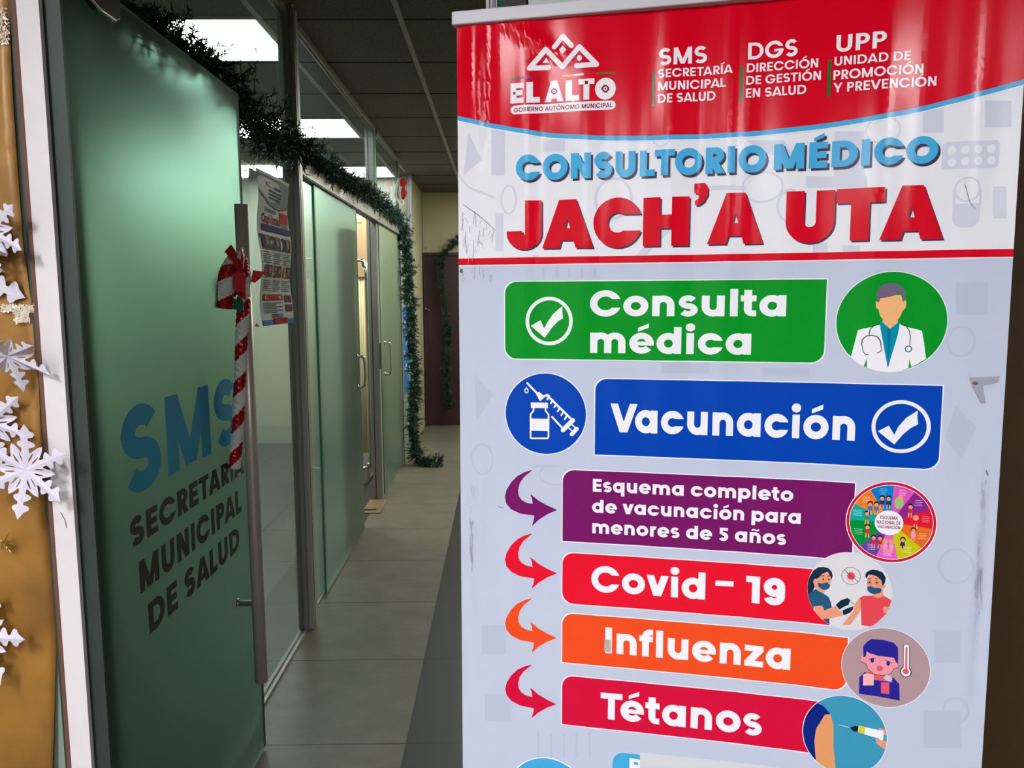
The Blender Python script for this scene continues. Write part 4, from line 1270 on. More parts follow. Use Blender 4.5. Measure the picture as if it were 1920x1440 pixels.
# rail, pole, base
c = BO + BU * (BWID / 2) + BW * .4445 + BN * .002
mb = MB(); mb.obox(c, BU * (BWID / 2 + .006), BW * .0105, BN * .010, mat('painted_rail', (186, 184, 190), .5, .1))
mb.build('top_rail', bn, bevel=.002)
c0 = BO + BU * .41 - BN * .035
mb = MB(); mb.tube([c0 + BW * -1.42, c0 + BW * .40, c0 + BW * .44 + BN * .02], .008, M_ALU, 12); mb.build('support_pole', bn, smooth=True)
mb = MB(); cb = BO + BU * .41; cb = Vector((cb.x, cb.y, .048)) - BN * -.0
k_ = Vector((BN.x, BN.y, 0)).normalized()
lean = BO + BU * .41 + BW * VBOT
cb = Vector((lean.x, lean.y, .048)) - k_ * .03
mb.obox(cb, BU * .43, Vector((0, 0, .040)), k_ * .045, M_ALU); mb.build('base_cassette', bn, bevel=.01)
for sgn in (-1, 1):
    mb = MB(); mb.obox(cb + BU * .3 * sgn - Vector((0, 0, .042)), BU * .02, Vector((0, 0, .006)), k_ * .14, M_DARK); mb.build('foot', bn, bevel=.002)

# faint medical pictograms of the ground
pr = Print(0, 8e-7)
m = V_MARK
def sq(pr, x0, y0, x1, y1, m): pr.px([(x0, y0), (x1, y0), (x1, y1), (x0, y1)], m)
pr.rrect(1766, 268, 319, 1874, m, .006)
for i in range(4):
    for j in range(2): pr.ell(1783 + 24.5 * i, 283 - 1.2 * i + 22 * j, 8, 8, V_TOPBG, 16)
pr.ringp(1812, 356, 25, 24, 4, m, 24); pr.rrect(1785, 383, 428, 1836, m, .014, tl=0, tr=0)
pr.line([(1788, 356), (1787, 384)], 4, m); pr.line([(1836, 356), (1836, 384)], 4, m)
for q in ((922, 240, 948, 330), (1018, 262, 1060, 285), (1565, 246, 1620, 330), (1730, 205, 1768, 250), (1845, 190, 1895, 240), (1310, 250, 1350, 262), (1512, 330, 1625, 352), (1330, 348, 1400, 356)):
    sq(pr, *q, m)
sq(pr, 1860, 350, 1885, 410, m)
pr.ringp(955, 375, 16, 28, 3.5, m, 20); pr.ringp(1150, 372, 36, 40, 5, m, 24); pr.ringp(1430, 350, 40, 30, 4, m, 24); pr.ringp(1655, 245, 34, 26, 3.5, m, 24); pr.ringp(1240, 250, 20, 26, 4, m, 20); pr.ringp(1480, 385, 24, 32, 5, m, 24)
pr.px([(1260, 430), (1210, 480), (1190, 480), (1245, 425)], m); pr.px([(880, 250), (905, 300), (870, 330)], m)
pr.px([(1400, 262), (1470, 262), (1500, 305), (1430, 285)], m)
pr.line([(862, 330), (880, 352), (930, 372)], 3, m)
for q in ((1000, 478, 1012, 484), (1525, 455, 1552, 476), (1580, 460, 1612, 474), (930, 400, 945, 470)): sq(pr, *q, m)
m = V_MARK2
for q in ((1640, 505, 1652, 560), (1790, 530, 1850, 590), (905, 1170, 950, 1225), (1240, 680, 1330, 700), (910, 1300, 960, 1350), (1750, 1180, 1800, 1240), (1730, 1330, 1800, 1400), (1430, 690, 1520, 706), (1000, 870, 1040, 876)):
    sq(pr, *q, m)
pr.ringp(1800, 640, 28, 30, 5, m, 24); pr.ringp(1040, 890, 30, 20, 4, m, 24); pr.ringp(1790, 1060, 34, 34, 5, m, 24); pr.ringp(1790, 1330, 26, 26, 5, m, 24); pr.ringp(905, 860, 22, 30, 4, m, 20)
pr.px([(1790, 760), (1830, 800), (1800, 860), (1770, 820)], m); pr.px([(890, 700), (925, 740), (895, 790)], m)
for x in range(1010, 1130, 24): pr.line([(x, 1370 + (x % 5)), (x, 1420)], 4, m)
for x in range(1020, 1130, 24): pr.line([(x, 502), (x, 522)], 5, m)
tag(pr.build('faint_pictograms', bs), kind='stuff')

# header
pr = Print(1, 1e-7)
curve = [(857, 218), (907, 229), (1009, 247), (1080, 252.5), (1144, 254.5), (1262, 252.5), (1380, 247.5), (1470, 239.5), (1549, 230.6), (1640, 217), (1717, 202.5), (1820, 177), (1916, 150)]
cu = [bp(*p) for p in curve]; cu[0].x = 0; cu[-1].x = BWID
cu = cat_rom(cu, 5)
for a, b in zip(cu, cu[1:]):
    pr.convex([(a.x, a.y), (b.x, b.y), (b.x, VTOP - .001), (a.x, VTOP - .001)], V_RED)
for a, b in zip(cu, cu[1:]):
    pr.convex([(a.x, a.y - .0072), (b.x, b.y - .0072), (b.x, b.y), (a.x, a.y)], V_BLUEL)
for a, b in zip(cu, cu[1:]):
    pr.convex([(a.x, a.y - .0085), (b.x, b.y - .0085), (b.x, b.y - .0072), (a.x, a.y - .0072)], V_WHITE)
pr.build('red_header', bs)
W = V_WHITE
pr = Print(2)
Z = lambda x, y: (940 + x / 8, 40 + y / 8)
pr.line([Z(800, 395), Z(925, 232), Z(1055, 372)], 9, W, caps=True)
pr.px([Z(925, 370), Z(980, 432), Z(925, 500), Z(868, 440)], W)
pr.line([Z(715, 698), Z(428, 718), Z(672, 432), Z(922, 690), Z(1175, 390), Z(1430, 650), Z(1130, 676)], 9, W, caps=True)
pr.px([Z(677, 555), Z(727, 625), Z(625, 632)], W); pr.ell(*Z(1175, 558), 4.6, 5.4, W, 20)
for (x0, x1, y, m) in ((155, 292, 868, vin('olive_green', (60, 120, 40))), (300, 465, 858, vin('violet', (110, 50, 150))), (465, 600, 850, vin('mauve', (150, 30, 60))), (920, 1085, 822, vin('gold', (226, 168, 30))), (1085, 1240, 808, W), (1425, 1712, 778, vin('olive_green', (60, 120, 40)))):
    pr.line([Z(x0, y + 6), Z(x1, y - 6)], 3.2, m)
for (ch, xL, xR, yb, yt) in (('E', 958.5, 983, 196, 158), ('L', 988.5, 1013, 194.5, 156), ('A', 1022, 1057, 192.6, 153.3), ('L', 1061, 1086, 190.6, 152), ('T', 1085, 1114.5, 188.8, 149.6)):
    pr.text(ch, xL, xR, yb, yt, .30, W)
pr.ell(*Z(1562, 1012), 19.2, 20.4, W)
V_MOT = vin('motif_red', (140, 10, 34))
for (x, y, r) in ((1562, 1012, 7.4), (795, 1055, 6)):
    X, Y = Z(x, y)
    sq(pr, X - r, Y - r * .45, X + r, Y + r * .45, V_MOT); sq(pr, X - r * .45, Y - r, X + r * .45, Y + r, V_MOT); sq(pr, X - r * .72, Y - r * .72, X + r * .72, Y + r * .72, V_MOT)
    pr.ell(X, Y, r * .5, r * .5, W, 16); pr.ell(X, Y, r * .25, r * .25, V_MOT, 12)
for (x, y) in ((1075, 188), (1080, 184), (1002, 191), (1008, 187)): pr.ell(x, y, 2.2, 4, W, 12)
sq(pr, 963, 174, 968, 179, vin('magenta', (150, 20, 100))); sq(pr, 1097, 152.5, 1103, 159, V_MOT)
pr.rrect(958.7, 200, 216.5, 1154.5, W, .0072)
pr.text('GOBIERNO AUTÓNOMO MUNICIPAL', 965, 1148, 212, 203.8, .2, V_MOT)
pr.build('city_logo', bs)
def dept(rows, bar, name):
    pr = Print(2)
    for (t, xL, xR, yb, yt, wt) in rows: pr.text(t, xL, xR, yb, yt, wt, W)
    (x0, x1, y0, y1) = bar
    a = bp(x1 - 3, y1); b = bp(x0, y0)
    pr.convex([(b.x, a.y), (b.x + .0042, a.y), (b.x + .0042, b.y), (b.x, b.y)], V_BARG)
    return pr.build(name, bs)
dept([('SMS', 1235, 1325.5, 122.6, 91.2, .21), ('SECRETARÍA', 1233.5, 1374, 146, 130.2, .2), ('MUNICIPAL', 1233.8, 1360.5, 170.1, 153.7, .2), ('DE SALUD', 1233.2, 1341.5, 193.4, 176.6, .2)], (1222.5, 1229, 134.5, 199.7), 'department_lettering')
dept([('DGS', 1402.5, 1495.3, 110.8, 79.5, .21), ('DIRECCIÓN', 1400.2, 1534, 135, 118.4, .2), ('DE GESTIÓN', 1399, 1539, 158.3, 142, .2), ('EN SALUD', 1398.3, 1511.6, 182.6, 165.6, .2)], (1388, 1392, 124.5, 189.5), 'department_lettering')
dept([('UPP', 1567.8, 1660.5, 97.6, 66.4, .21), ('UNIDAD DE', 1564.4, 1705.8, 123.3, 106.6, .2), ('PROMOCIÓN', 1562.5, 1729.7, 149.6, 132, .2), ('Y PREVENCIÓN', 1562, 1753.8, 173.6, 156, .2)], (1553, 1557, 112.8, 180.3), 'department_lettering')

# titles
pr = Print(1)
for (dx, dy, m, g) in ((.0032, -.0036, V_SHAD, 0), (0, 0, V_BLUEL, 0)):
    pr.text('CONSULTORIO', 968.7, 1437, 339.6, 293, .29, m, dx, dy)
    pr.text('MÉDICO', 1450.7, 1756.5, 318, 270, .29, m, dx, dy)
pr.build('blue_title', bs)
pr = Print(1)
big = [('J', 951.3, 1016, 467.5, 378), ('A', 1017, 1112.5, 466, 376), ('C', 1112.3, 1201, 463.4, 373.3), ('H', 1205, 1291, 461.7, 370.5), ("'", 1301.5, 1327.5, 459, 343.5), ('A', 1325.5, 1430.5, 458, 363), ('U', 1472, 1563, 454.5, 359), ('T', 1565.5, 1654.5, 452, 354.5), ('A', 1647, 1766, 450.4, 350)]
for (dx, dy, m) in ((.0024, -.0026, V_SHAD), (0, 0, V_RED)):
    for (ch, xL, xR, yb, yt) in big:
        if ch == "'":
            P = [(1302, 343.5), (1322, 342), (1327.5, 352), (1327, 364), (1320, 377), (1310, 384), (1303, 384), (1303, 376), (1310, 371), (1311, 364), (1302, 361)]
            pr.poly([bp(*p) + Vector((dx, dy)) for p in P], m)
        else: pr.text(ch, xL, xR, yb, yt, .315, m, dx, dy)
pr.build('red_title', bs)
pr = Print(1)
v1, v0 = bp(860, 485).y, bp(860, 497.7).y
pr.convex([(0, v0), (BWID, v0 + .001), (BWID, v1 + .001), (0, v1)], V_RED)
pr.convex([(0, v0 - .0016), (BWID, v0 - .0006), (BWID, v0 + .001), (0, v0)], W)
pr.build('red_rule', bs)

# service panels
def panel(name, rect, m, **k):
    pr = Print(1); pr.rrect(*rect, W, grow=.0016, **k); pr.rrect(*rect, m, **k)
    return pr, name
def finish(pr, name, texts, extra=None):
    for t in texts: pr.text(*t, W)
    if extra: extra(pr)
    return pr.build(name, bs)
def tick(pr, cx, cy, rx, ry, pts, th):
    pr.ringp(cx, cy, rx, ry, th, W); pr.px(pts, W)
pr, nm = panel('green_panel', (948, 528.8, 671.8, 1551, V_GREEN)[:4], V_GREEN, tl=1, bl=1, br=1, tr=0)
z = lambda x, y: (860 + x / 4.8, 480 + y / 4.8)
finish(pr, nm, [('Consulta', 1106.2, 1473.8, 592.6, 545.2, .25), ('médica', 1106.7, 1408.2, 661.6, 613.6, .25)],
       lambda p: tick(p, 1030.5, 602, 43.8, 45.4, [z(655, 628), z(740, 578), z(772, 652), z(800, 600), z(850, 525), z(938, 448), z(936, 490), z(942, 560), z(900, 585), z(850, 635), z(778, 735)], 6.5))
pr, nm = panel('blue_panel', (1116.6, 710, 852, 1766), V_BLUE, tl=1, bl=0, br=1, tr=0)
z = lambda x, y: (1400 + x / 4.8, 700 + y / 4.8)
finish(pr, nm, [('Vacunación', 1144, 1602, 809.8, 756.4, .25)],
       lambda p: tick(p, 1688, 799.6, 55.3, 49.6, [z(1178, 518), z(1275, 468), z(1325, 552), z(1360, 480), z(1430, 400), z(1535, 332), z(1530, 390), z(1538, 455), z(1470, 490), z(1400, 550), z(1325, 638)], 7.5))
pr, nm = panel('purple_panel', (1056, 879.8, 1013, 1603), V_PURP, tl=1, bl=0, br=0, tr=0)
finish(pr, nm, [('Esquema completo', 1111.8, 1487.6, 921, 897.2, .25), ('de vacunación para', 1110.6, 1501.3, 960, 936.2, .25), ('menores de 5 años', 1111, 1473.8, 998.5, 974.8, .25)])
pr, nm = panel('red_panel', (1055.4, 1034.5, 1129, 1560), V_CRED, tl=1, bl=1, br=0, tr=0)
finish(pr, nm, [('Covid', 1108.8, 1321.9, 1107.6, 1059.6, .25), ('–', 1341, 1375, 1112, 1068, .25), ('19', 1398.2, 1471.5, 1131, 1080.8, .26)])
pr, nm = panel('orange_panel', (1055.2, 1147.6, 1239.6, 1590), V_ORNG, tl=1, bl=0, br=1, tr=0)
finish(pr, nm, [('Influenza', 1134.7, 1481.8, 1223.2, 1175.2, .25)])
pr, nm = panel('crimson_panel', (1054.8, 1264.2, 1355.4, 1540), V_CRIM, tl=1, bl=0, br=0, tr=0)
finish(pr, nm, [('Tétanos', 1126.2, 1428, 1345.6, 1296.8, .25)])
pr = Print(1)
pr.rrect(1149, 1408.5, 1520, 1760, V_BLUEL, tl=1, bl=0, br=0, tr=0)
pr.text('B', 1180, 1206, 1452, 1421, .22, W)
pr.px([(1200, 1411), (1462, 1441), (1462, 1500), (1200, 1500)], vin('sticker_grey', (206, 208, 212)))
pr.build('sky_blue_panel', bs)
pr = Print(1); pr.ell(1028, 1495, 77, 77, W); pr.ell(1028, 1495, 75, 75, V_BLUEL); pr.build('sky_blue_disc', bs)

# curved arrows
base = [(660, 197), (600, 215), (535, 250), (480, 305), (438, 375), (423, 435), (436, 495), (480, 545), (560, 582), (688, 600), (684, 635), (668, 690), (720, 640), (800, 588), (884, 552), (800, 515), (720, 470), (655, 415), (668, 455), (674, 500), (620, 492), (570, 465), (542, 425), (537, 375), (550, 315), (590, 255)]
A0 = [bp(860 + x / 4.8, 840 + y / 4.8) for x, y in base]
tipv = bp(1044, 954.8).y
for (ty, m) in ((954.8, V_PURP), (1073.4, V_CRED), (1194.3, V_ORNG), (1318.2, V_CRIM)):
    dv = bp(1044, ty).y - tipv
    pr = Print(1)
    P = [Vector((p.x, p.y + dv)) for p in A0]
    c = Vector((sum(p.x for p in P) / len(P), sum(p.y for p in P) / len(P)))
    pr.poly(P, m)
    n = len(P)
    for i in range(n): pr.convex(seg(P[i], P[(i + 1) % n], .0012), m)
    pr.build('curved_arrow', bs)

# syringe picture
pr = Print(1); pr.ell(1023.3, 775.6, 76.8, 77, W); pr.ell(1023.3, 775.6, 75, 75.2, V_BLUE)
z = lambda x, y: (940 + x / 10.667, 690 + y / 10.667)
s_ = 1 / 10.667
pr.line([z(530, 295), z(720, 500)], 3.6, W, caps=True)
pr.px([z(700, 510), z(760, 470), z(850, 545), z(930, 510), z(985, 560), z(940, 590), z(900, 560), z(780, 660)], W)
pr.line([z(920, 540), z(1420, 1030)], 4, W, caps=True)
for k in range(6):
    x, y = 920 + k * 70, 595 + k * 79; pr.line([z(x + 45, y - 40), z(x + 5, y + 30)], 3.2, W, caps=True)
pr.line([z(1010, 960), z(1215, 1180)], 3.6, W)
pr.line([z(1435, 1040), z(1240, 1235)], 8.5, W, caps=True)
pr.line([z(1345, 1180), z(1440, 1270)], 2.6, W); pr.line([z(1410, 1120), z(1500, 1200)], 2.6, W)
pr.line([z(1515, 1210), z(1415, 1320)], 7.5, W, caps=True)
pr.px([z(600, 685), z(940, 690), z(938, 800), z(605, 795)], W)
pr.line([z(655, 800), z(650, 850), z(595, 920), z(595, 1390), z(620, 1398), z(930, 1400), z(950, 1380), z(952, 925), z(895, 855), z(890, 800)], 3, W, caps=True)
pr.px([z(600, 1005), z(945, 1010), z(945, 1255), z(600, 1245)], W)
pr.ringp(*z(515, 448), 4, 5, 2, W, 20); pr.px([z(490, 420), z(515, 368), z(540, 420), z(515, 405)], W)
pr.build('syringe_picture', bs)

# doctor picture
pr = Print(1); pr.ell(1669.8, 603.6, 104.5, 94.8, W); pr.ell(1669.8, 603.6, 103, 93.4, V_GREEN, 64)
z = lambda x, y: (1500 + x / 4.8, 480 + y / 4.8)
pr.px([z(456, 908), z(490, 780), z(518, 668), z(560, 655), z(640, 640), z(715, 612), z(800, 640), z(895, 612), z(960, 640), z(1060, 662), z(1092, 674), z(1112, 790), z(1128, 922), z(1050, 972), z(990, 1002), z(900, 1030), z(815, 1040), z(730, 1036), z(640, 1018), z(550, 978)], W)
pr.px([z(597, 920), z(598, 1002), z(570, 990)], V_GREEN); pr.px([z(980, 925), z(1000, 1002), z(972, 1010)], V_GREEN)
pr.px([z(712, 615), z(720, 590), z(880, 590), z(896, 600), z(880, 700), z(786, 1010)], V_TEAL)
pr.px([z(788, 655), z(806, 655), z(812, 720), z(790, 960), z(780, 720)], vin('teal_dark', (0, 112, 148)))
pr.px([z(738, 540), z(876, 540), z(876, 600), z(806, 655), z(738, 595)], V_SKIN)
pr.px([z(690, 360), z(935, 350), z(945, 400), z(955, 420), z(945, 470), z(922, 490), z(900, 545), z(860, 590), z(806, 612), z(755, 585), z(715, 540), z(702, 485), z(680, 465), z(674, 415), z(690, 405)], V_SKIN)
pr.px([z(690, 415), z(682, 350), z(700, 290), z(750, 255), z(830, 242), z(890, 258), z(915, 285), z(940, 300), z(948, 350), z(938, 405), z(922, 412), z(912, 370), z(900, 320), z(840, 358), z(780, 372), z(718, 380), z(706, 415)], V_HAIR)
pr.line([z(712, 614), z(665, 625), z(625, 660), z(617, 712)], 1.6, V_INK); pr.line([z(552, 800), z(555, 755), z(590, 720), z(640, 712), z(690, 725), z(718, 765), z(722, 800)], 1.9, V_INK)
pr.line([z(552, 790), z(565, 860), z(585, 885), z(612, 883)], 1.5, V_INK); pr.line([z(718, 780), z(732, 840), z(715, 862), z(685, 870)], 1.5, V_INK)
pr.line([z(905, 616), z(950, 630), z(980, 670), z(990, 730), z(985, 800)], 1.6, V_INK); pr.ringp(*z(973, 836), 6.6, 6.4, 1.8, vin('petrol', (0, 70, 96)), 20)
pr.build('doctor_picture', bs)

# vaccination wheel
pr = Print(2); cx, cy, rx, ry = 1669.3, 978.5, 83.5, 75
pr.ell(cx, cy, rx + 1.6, ry + 1.6, W); pr.ell(cx, cy, rx, ry, vin('wheel_rim', (196, 22, 52)), 64); pr.ell(cx, cy, rx - 5, ry - 5, W, 64)
c = bp(cx, cy); ru = (bp(cx + rx - 6, cy).x - bp(cx - rx + 6, cy).x) / 2; rv = (bp(cx, cy - ry + 6).y - bp(cx, cy + ry - 6).y) / 2
cols = [(88, 58, (214, 84, 176)), (58, 24, (134, 36, 136)), (24, -6, (214, 24, 48)), (-6, -40, (224, 104, 30)), (-40, -78, (190, 190, 20)), (-78, -108, (222, 96, 186)), (-108, -136, (104, 64, 160)), (-136, -180, (0, 138, 50)), (180, 153, (20, 160, 150)), (153, 122, (230, 120, 34)), (122, 88, (0, 120, 196))]
for (a0, a1, rgb) in cols:
    m = vin('wheel_%d' % (a0 + 400), rgb)
    P = [(c.x, c.y)] + [(c.x + ru * math.cos(math.radians(a0 + (a1 - a0) * k / 6)), c.y + rv * math.sin(math.radians(a0 + (a1 - a0) * k / 6))) for k in range(7)]
    pr.convex(P, m)
rnd = random.Random(4)
SK = vin('skin2', (224, 150, 112))
for (a0, a1, rgb) in cols:
    am = math.radians((a0 + a1) / 2)
    fx, fy = c.x + ru * .60 * math.cos(am), c.y + rv * .60 * math.sin(am)
    lt = vin('wheel_tint_%d' % (a0 + 400), tuple(min(255, int(x * .6 + 110)) for x in rgb))
    gx, gy = c.x + ru * .84 * math.cos(am), c.y + rv * .84 * math.sin(am)
    for k in range(4):
        wd = rnd.uniform(.008, .013)
        pr.convex([(gx - wd / 2, gy + .004 - k * .0026), (gx + wd / 2, gy + .004 - k * .0026), (gx + wd / 2, gy + .005 - k * .0026), (gx - wd / 2, gy + .005 - k * .0026)], lt)
    cl = vin('cloth_%d' % (a0 + 400), rnd.choice([(200, 40, 50), (60, 110, 170), (230, 150, 190), (240, 236, 230), (60, 140, 80), (40, 50, 90)]))
    def dsc(x, y, a, b, m, n=14): pr.convex([(x + a * math.cos(k * 2 * math.pi / n), y + b * math.sin(k * 2 * math.pi / n)) for k in range(n)], m)
    if a0 == 88:
        dsc(fx, fy - .002, .0062, .0095, vin('swaddle_green', (150, 190, 110))); dsc(fx + .002, fy + .006, .0034, .0034, SK)
    else:
        for sx in ((-.0045, .0045) if a0 in (122, 153, -78, -108) else (0,)):
            dsc(fx + sx, fy - .004, .0034, .0055, cl); dsc(fx + sx, fy + .004, .0040, .0042, vin('dark_hair', (40, 24, 34)) if a0 not in (24, -78) else SK); dsc(fx + sx, fy + .0028, .0030, .0030, SK)
            pr.convex([(fx + sx - .003, fy - .013), (fx + sx - .0012, fy - .013), (fx + sx - .0008, fy - .006), (fx + sx - .0024, fy - .006)], SK)
            pr.convex([(fx + sx + .0012, fy - .013), (fx + sx + .003, fy - .013), (fx + sx + .0024, fy - .006), (fx + sx + .0008, fy - .006)], SK)
pr.ell(1665.8, 979.3, 26.8, 23, W, 40)
for (t, xL, xR, yb, yt) in (('ESQUEMA', 1649.5, 1682.5, 972, 965.6), ('NACIONAL DE', 1643, 1687.5, 980.5, 974.2), ('VACUNACIÓN', 1644, 1686.5, 988.8, 983)): pr.text(t, xL, xR, yb, yt, .2, vin('wheel_text', (130, 20, 50)))
pr.build('vaccination_wheel_picture', bs)

# covid picture
def clipped(pr, cx, cy, rx, ry):
    c = bp(cx, cy); ru = (bp(cx + rx, cy).x - bp(cx - rx, cy).x) / 2; rv = (bp(cx, cy - ry).y - bp(cx, cy + ry).y) / 2
    n = 40
    E_ = [Vector((c.x + ru * math.cos(2 * math.pi * k / n), c.y + rv * math.sin(2 * math.pi * k / n))) for k in range(n)]
    def halfclip(poly):
        for i in range(n):
            a, b = E_[i], E_[(i + 1) % n]; d = b - a; out = []
            for j in range(len(poly)):
                p, q = poly[j], poly[(j + 1) % len(poly)]
                sp = d.x * (p.y - a.y) - d.y * (p.x - a.x); sq_ = d.x * (q.y - a.y) - d.y * (q.x - a.x)
                if sp >= 0: out.append(p)
                if (sp >= 0) != (sq_ >= 0): out.append(p.lerp(q, sp / (sp - sq_)))
            poly = out
            if len(poly) < 3: return []
        return poly
    def put(pts, m):
        P = [bp(*p) for p in pts]; k = pr.k
        T_ = tessellate_polygon([[Vector((p.x, p.y, 0)) for p in P]])
        for t in T_:
            q = [P[i] for i in t]
            ar = (q[1].x - q[0].x) * (q[2].y - q[0].y) - (q[2].x - q[0].x) * (q[1].y - q[0].y)
            if ar < 0: q = q[::-1]
            q = halfclip(q)
            if q: pr.k = k; pr.convex(q, m)
        pr.k = k + 1
    return put
pr = Print(3); pr.ell(1592.4, 1108.4, 79.4, 73.4, vin('picture_grey', (214, 212, 216)), 64)
z = lambda x, y: (1500 + x / 9.6, 1020 + y / 9.6)
put = clipped(pr, 1592.4, 1108.4, 79.2, 73.2)
NV, PT, SKN, CR = vin('navy_hair', (18, 44, 66)), vin('petrol_blue', (32, 86, 120)), vin('skin3', (228, 150, 116)), vin('coral', (222, 70, 82))
put([z(250, 480), z(330, 425), z(420, 415), z(510, 435), z(570, 500), z(590, 570), z(565, 650), z(550, 600), z(500, 500), z(430, 540), z(330, 620), z(250, 660), z(270, 780), z(230, 860), z(140, 940), z(110, 800), z(150, 640)], NV)
put([z(330, 630), z(400, 545), z(490, 500), z(550, 580), z(560, 660), z(545, 740), z(500, 820), z(440, 850), z(435, 900), z(280, 800), z(240, 690), z(260, 640)], SKN)
put([z(318, 705), z(400, 715), z(485, 690), z(548, 745), z(520, 800), z(455, 832), z(385, 815), z(335, 770)], PT)
for x in (415, 515): pr.line([z(x - 25, 580), z(x + 25, 575)], 1.6, V_INK); pr.ell(*z(x + 5, 640), 1.7, 1.7, V_INK, 10)
put([z(140, 930), z(280, 815), z(440, 905), z(520, 960), z(560, 1060), z(575, 1150), z(440, 1200), z(400, 1120), z(250, 1130), z(250, 1300), z(160, 1100)], PT)
put([z(530, 1300), z(530, 1460), z(400, 1460), z(330, 1330), z(400, 1370)], PT)
put([z(250, 1130), z(400, 1115), z(440, 1200), z(640, 1110), z(700, 1190), z(600, 1290), z(450, 1350), z(400, 1370), z(320, 1330)], SKN)
put([z(440, 1210), z(700, 1200), z(760, 1210), z(770, 1280), z(560, 1340), z(440, 1350)], SKN)
put([z(640, 1095), z(730, 1010), z(850, 965), z(905, 1000), z(870, 1090), z(780, 1130), z(710, 1180)], NV)
put([z(760, 1190), z(850, 1150), z(960, 1110), z(950, 1170), z(900, 1230), z(780, 1280)], NV)
put([z(1060, 960), z(1110, 940), z(1100, 1100), z(1080, 1200), z(900, 1450), z(760, 1450), z(950, 1200), z(990, 1060)], SKN)
put([z(1080, 960), z(1130, 925), z(1300, 915), z(1500, 920), z(1640, 1000), z(1600, 1110), z(1540, 1250), z(1300, 1480), z(1100, 1450), z(1095, 1200)], CR)
put([z(1500, 1115), z(1600, 1115), z(1580, 1240), z(1510, 1230), z(1480, 1170)], SKN)
put([z(1290, 880), z(1490, 800), z(1490, 930), z(1400, 965), z(1310, 930)], SKN)
put([z(1200, 620), z(1260, 540), z(1400, 560), z(1480, 640), z(1500, 720), z(1540, 740), z(1510, 790), z(1470, 790), z(1440, 850), z(1330, 895), z(1230, 850), z(1200, 760)], SKN)
put([z(1165, 580), z(1180, 510), z(1240, 465), z(1310, 450), z(1400, 465), z(1480, 500), z(1535, 590), z(1520, 690), z(1480, 750), z(1455, 640), z(1380, 575), z(1300, 545), z(1230, 545), z(1195, 610)], NV)
put([z(1200, 765), z(1260, 745), z(1330, 775), z(1440, 780), z(1465, 815), z(1440, 865), z(1340, 895), z(1260, 875), z(1210, 830)], PT)
for x in (1245, 1375): pr.line([z(x - 30, 615), z(x + 28, 618)], 1.6, V_INK); pr.ell(*z(x, 683), 1.9, 1.9, V_INK, 10); pr.ringp(*z(x, 683), 4, 3.6, .5, V_INK, 16)
pr.ringp(*z(915, 568), 17.8, 16.6, .9, V_INK, 32); pr.ell(*z(915, 568), 7, 7, CR, 24)
for k in range(10):
    a = k * .628; pr.line([z(915 + 60 * math.cos(a), 568 + 60 * math.sin(a)), z(915 + 92 * math.cos(a), 568 + 92 * math.sin(a))], 1.1, CR)
pr.line([z(795, 460), z(1040, 672)], 1.2, V_INK); pr.line([z(905, 1030), z(985, 1090)], 1.0, V_INK)
pr.build('vaccination_picture', bs)

# flu picture
pr = Print(2); pr.ell(1659.3, 1250.7, 83.3, 74.6, W); pr.ell(1659.3, 1250.7, 82.2, 73.6, vin('dusty_pink', (172, 142, 146)), 64)
z = lambda x, y: (1500 + x / 4.8, 1140 + y / 4.8)
IND, PNK, DP, LP = vin('indigo', (38, 36, 140)), vin('pink', (234, 146, 158)), vin('coral_pink', (222, 86, 110)), vin('light_pink', (240, 178, 180))
pr.px([z(528, 768), z(532, 620), z(580, 570), z(640, 590), z(760, 600), z(840, 620), z(890, 680), z(892, 825), z(700, 790)], IND)
pr.px([z(590, 575), z(640, 565), z(828, 610), z(826, 662), z(660, 640)], DP)
pr.px([z(566, 380), z(880, 420), z(885, 470), z(890, 510), z(860, 540), z(820, 580), z(740, 602), z(660, 590), z(600, 540), z(585, 490), z(548, 480), z(548, 430), z(572, 420)], PNK)
pr.px([z(568, 440), z(566, 340), z(600, 300), z(640, 274), z(750, 282), z(840, 305), z(878, 350), z(880, 500), z(850, 465), z(842, 440), z(700, 425), z(620, 400), z(598, 385), z(590, 430)], IND)
pr.line([z(545, 470), z(560, 488), z(588, 492), z(610, 545), z(660, 588), z(740, 602), z(812, 585), z(845, 540), z(880, 530), z(890, 500)], 1.2, V_INK)
for x, y in ((648, 465), (790, 492)): pr.ell(*z(x, y), 3.4, 4.6, IND, 14)
pr.line([z(615, 460), z(678, 442)], 1.3, IND); pr.line([z(760, 460), z(822, 488)], 1.3, IND)
pr.ell(*z(714, 537), 6, 5.2, DP, 16); pr.px([z(725, 660), z(800, 665), z(800, 768), z(727, 760)], DP)
pr.px([z(565, 592), z(605, 582), z(662, 596), z(660, 690), z(565, 692)], LP); pr.px([z(745, 620), z(780, 590), z(822, 615), z(820, 655), z(770, 645)], vin('tissue', (190, 196, 212)))
pr.line([z(953, 340), z(950, 570)], 12.5, V_INK, caps=True); pr.ell(*z(947, 566), 11, 10.4, V_INK, 20)
pr.line([z(953, 340), z(950, 570)], 10, W, caps=True); pr.ell(*z(947, 566), 9, 8.6, W, 20)
pr.line([z(953, 350), z(950, 560)], 3.6, DP, caps=True); pr.ell(*z(947, 562), 6, 5.4, DP, 18)
pr.build('flu_picture', bs)

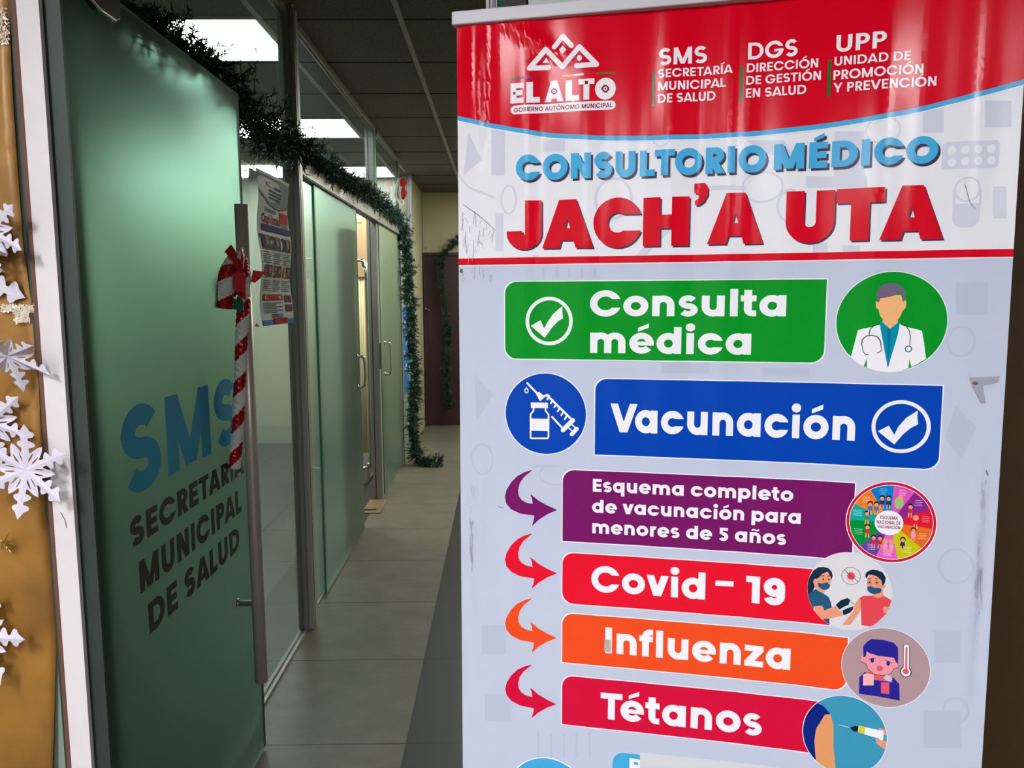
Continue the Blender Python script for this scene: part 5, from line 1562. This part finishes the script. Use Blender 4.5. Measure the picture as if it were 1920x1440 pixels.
# arm injection picture
pr = Print(3); pr.ell(1583, 1378, 79.6, 74.5, W, 64); pr.ell(1583, 1378, 78.4, 73.4, vin('turquoise', (58, 146, 178)), 64)
put = clipped(pr, 1583, 1378, 78.2, 73.2)
put([z(140, 850), z(215, 885), z(275, 955), z(230, 960), z(150, 1080), z(130, 1200), z(145, 1380), z(20, 1300), z(-20, 1000)], vin('deep_blue', (10, 34, 120)))
put([z(275, 955), z(300, 1050), z(302, 1250), z(325, 1500), z(150, 1480), z(130, 1200), z(145, 1090), z(225, 960)], vin('arm_skin', (222, 150, 98)))
pr.line([z(350, 1050), z(450, 1072)], .8, W)
put([z(445, 1072), z(495, 1055), z(525, 1060), z(515, 1110), z(480, 1105)], vin('deep_navy', (16, 26, 66)))
put([z(525, 1052), z(590, 1065), z(580, 1130), z(520, 1112)], vin('yellow', (214, 200, 60)))
put([z(585, 1066), z(745, 1098), z(735, 1175), z(578, 1130)], W)
put([z(725, 1080), z(752, 1085), z(742, 1190), z(712, 1180)], W)
put([z(690, 1092), z(712, 1075), z(760, 1080), z(772, 1135), z(750, 1130), z(745, 1095)], SKN)
put([z(672, 1165), z(740, 1185), z(775, 1190), z(775, 1270), z(735, 1250), z(690, 1215)], SKN)
pr.build('injection_picture', bs)

# smudges, fold scuffs and tape marks on the sheet
pr = Print(4); SM3 = vin('fold_scuff', (168, 170, 188)); SM, SM2 = vin('smudge', (158, 156, 168)), vin('dark_smudge', (96, 90, 98))
for q in ([z0 for z0 in [(1815, 707), (1872, 705), (1868, 716), (1840, 722), (1846, 755), (1836, 754), (1822, 725)]],):
    pr.px(q, SM)
pr.ell(1826, 718, 6, 3, SM2, 12)
rnd = random.Random(8)
for k in range(26):
    x, y = rnd.uniform(868, 930), rnd.uniform(385, 480); pr.line([(x, y), (x + rnd.uniform(-5, 5), y + rnd.uniform(6, 26))], .7, SM)
pr.line([(870, 384), (900, 405), (930, 432)], .8, SM2); 
for k in range(14):
    x, y = rnd.uniform(862, 925), rnd.uniform(500, 520); pr.line([(x, y), (x + rnd.uniform(-2, 2), y + rnd.uniform(4, 14))], .8, SM)
pr.ell(866, 508, 3, 4, SM2, 10); pr.line([(1202, 210), (1200, 254)], .6, V_MOT) if False else None
for (x, y, l, n_) in ((1832, 1000, 120, 16), (1842, 880, 110, 12), (1838, 1060, 110, 14), (888, 905, 170, 8), (884, 960, 90, 6)):
    for k in range(n_):
        a = rnd.uniform(0, .8) * l; b = a + rnd.uniform(.05, .25) * l; ox = rnd.uniform(-4, 4)
        pr.line([(x + ox - a * .03, y + a), (x + ox + rnd.uniform(-1.5, 1.5) - (a + b) * .015, y + (a + b) / 2), (x + ox - b * .03, y + b)], rnd.uniform(.5, 1.3), rnd.choice((SM, SM3, SM3)))
pr.line([(1806, 346), (1815, 380), (1825, 392)], 1, SM2); pr.line([(1846, 880), (1850, 890)], 1.6, SM2)
pr.line([(936, 948), (945, 951)], 1.2, SM2); pr.px([(1134, 1197), (1146, 1199), (1145, 1222), (1133, 1219)], vin('tape_grey', (176, 170, 160)))
tag(pr.build('scuff_marks', bs), kind='stuff')
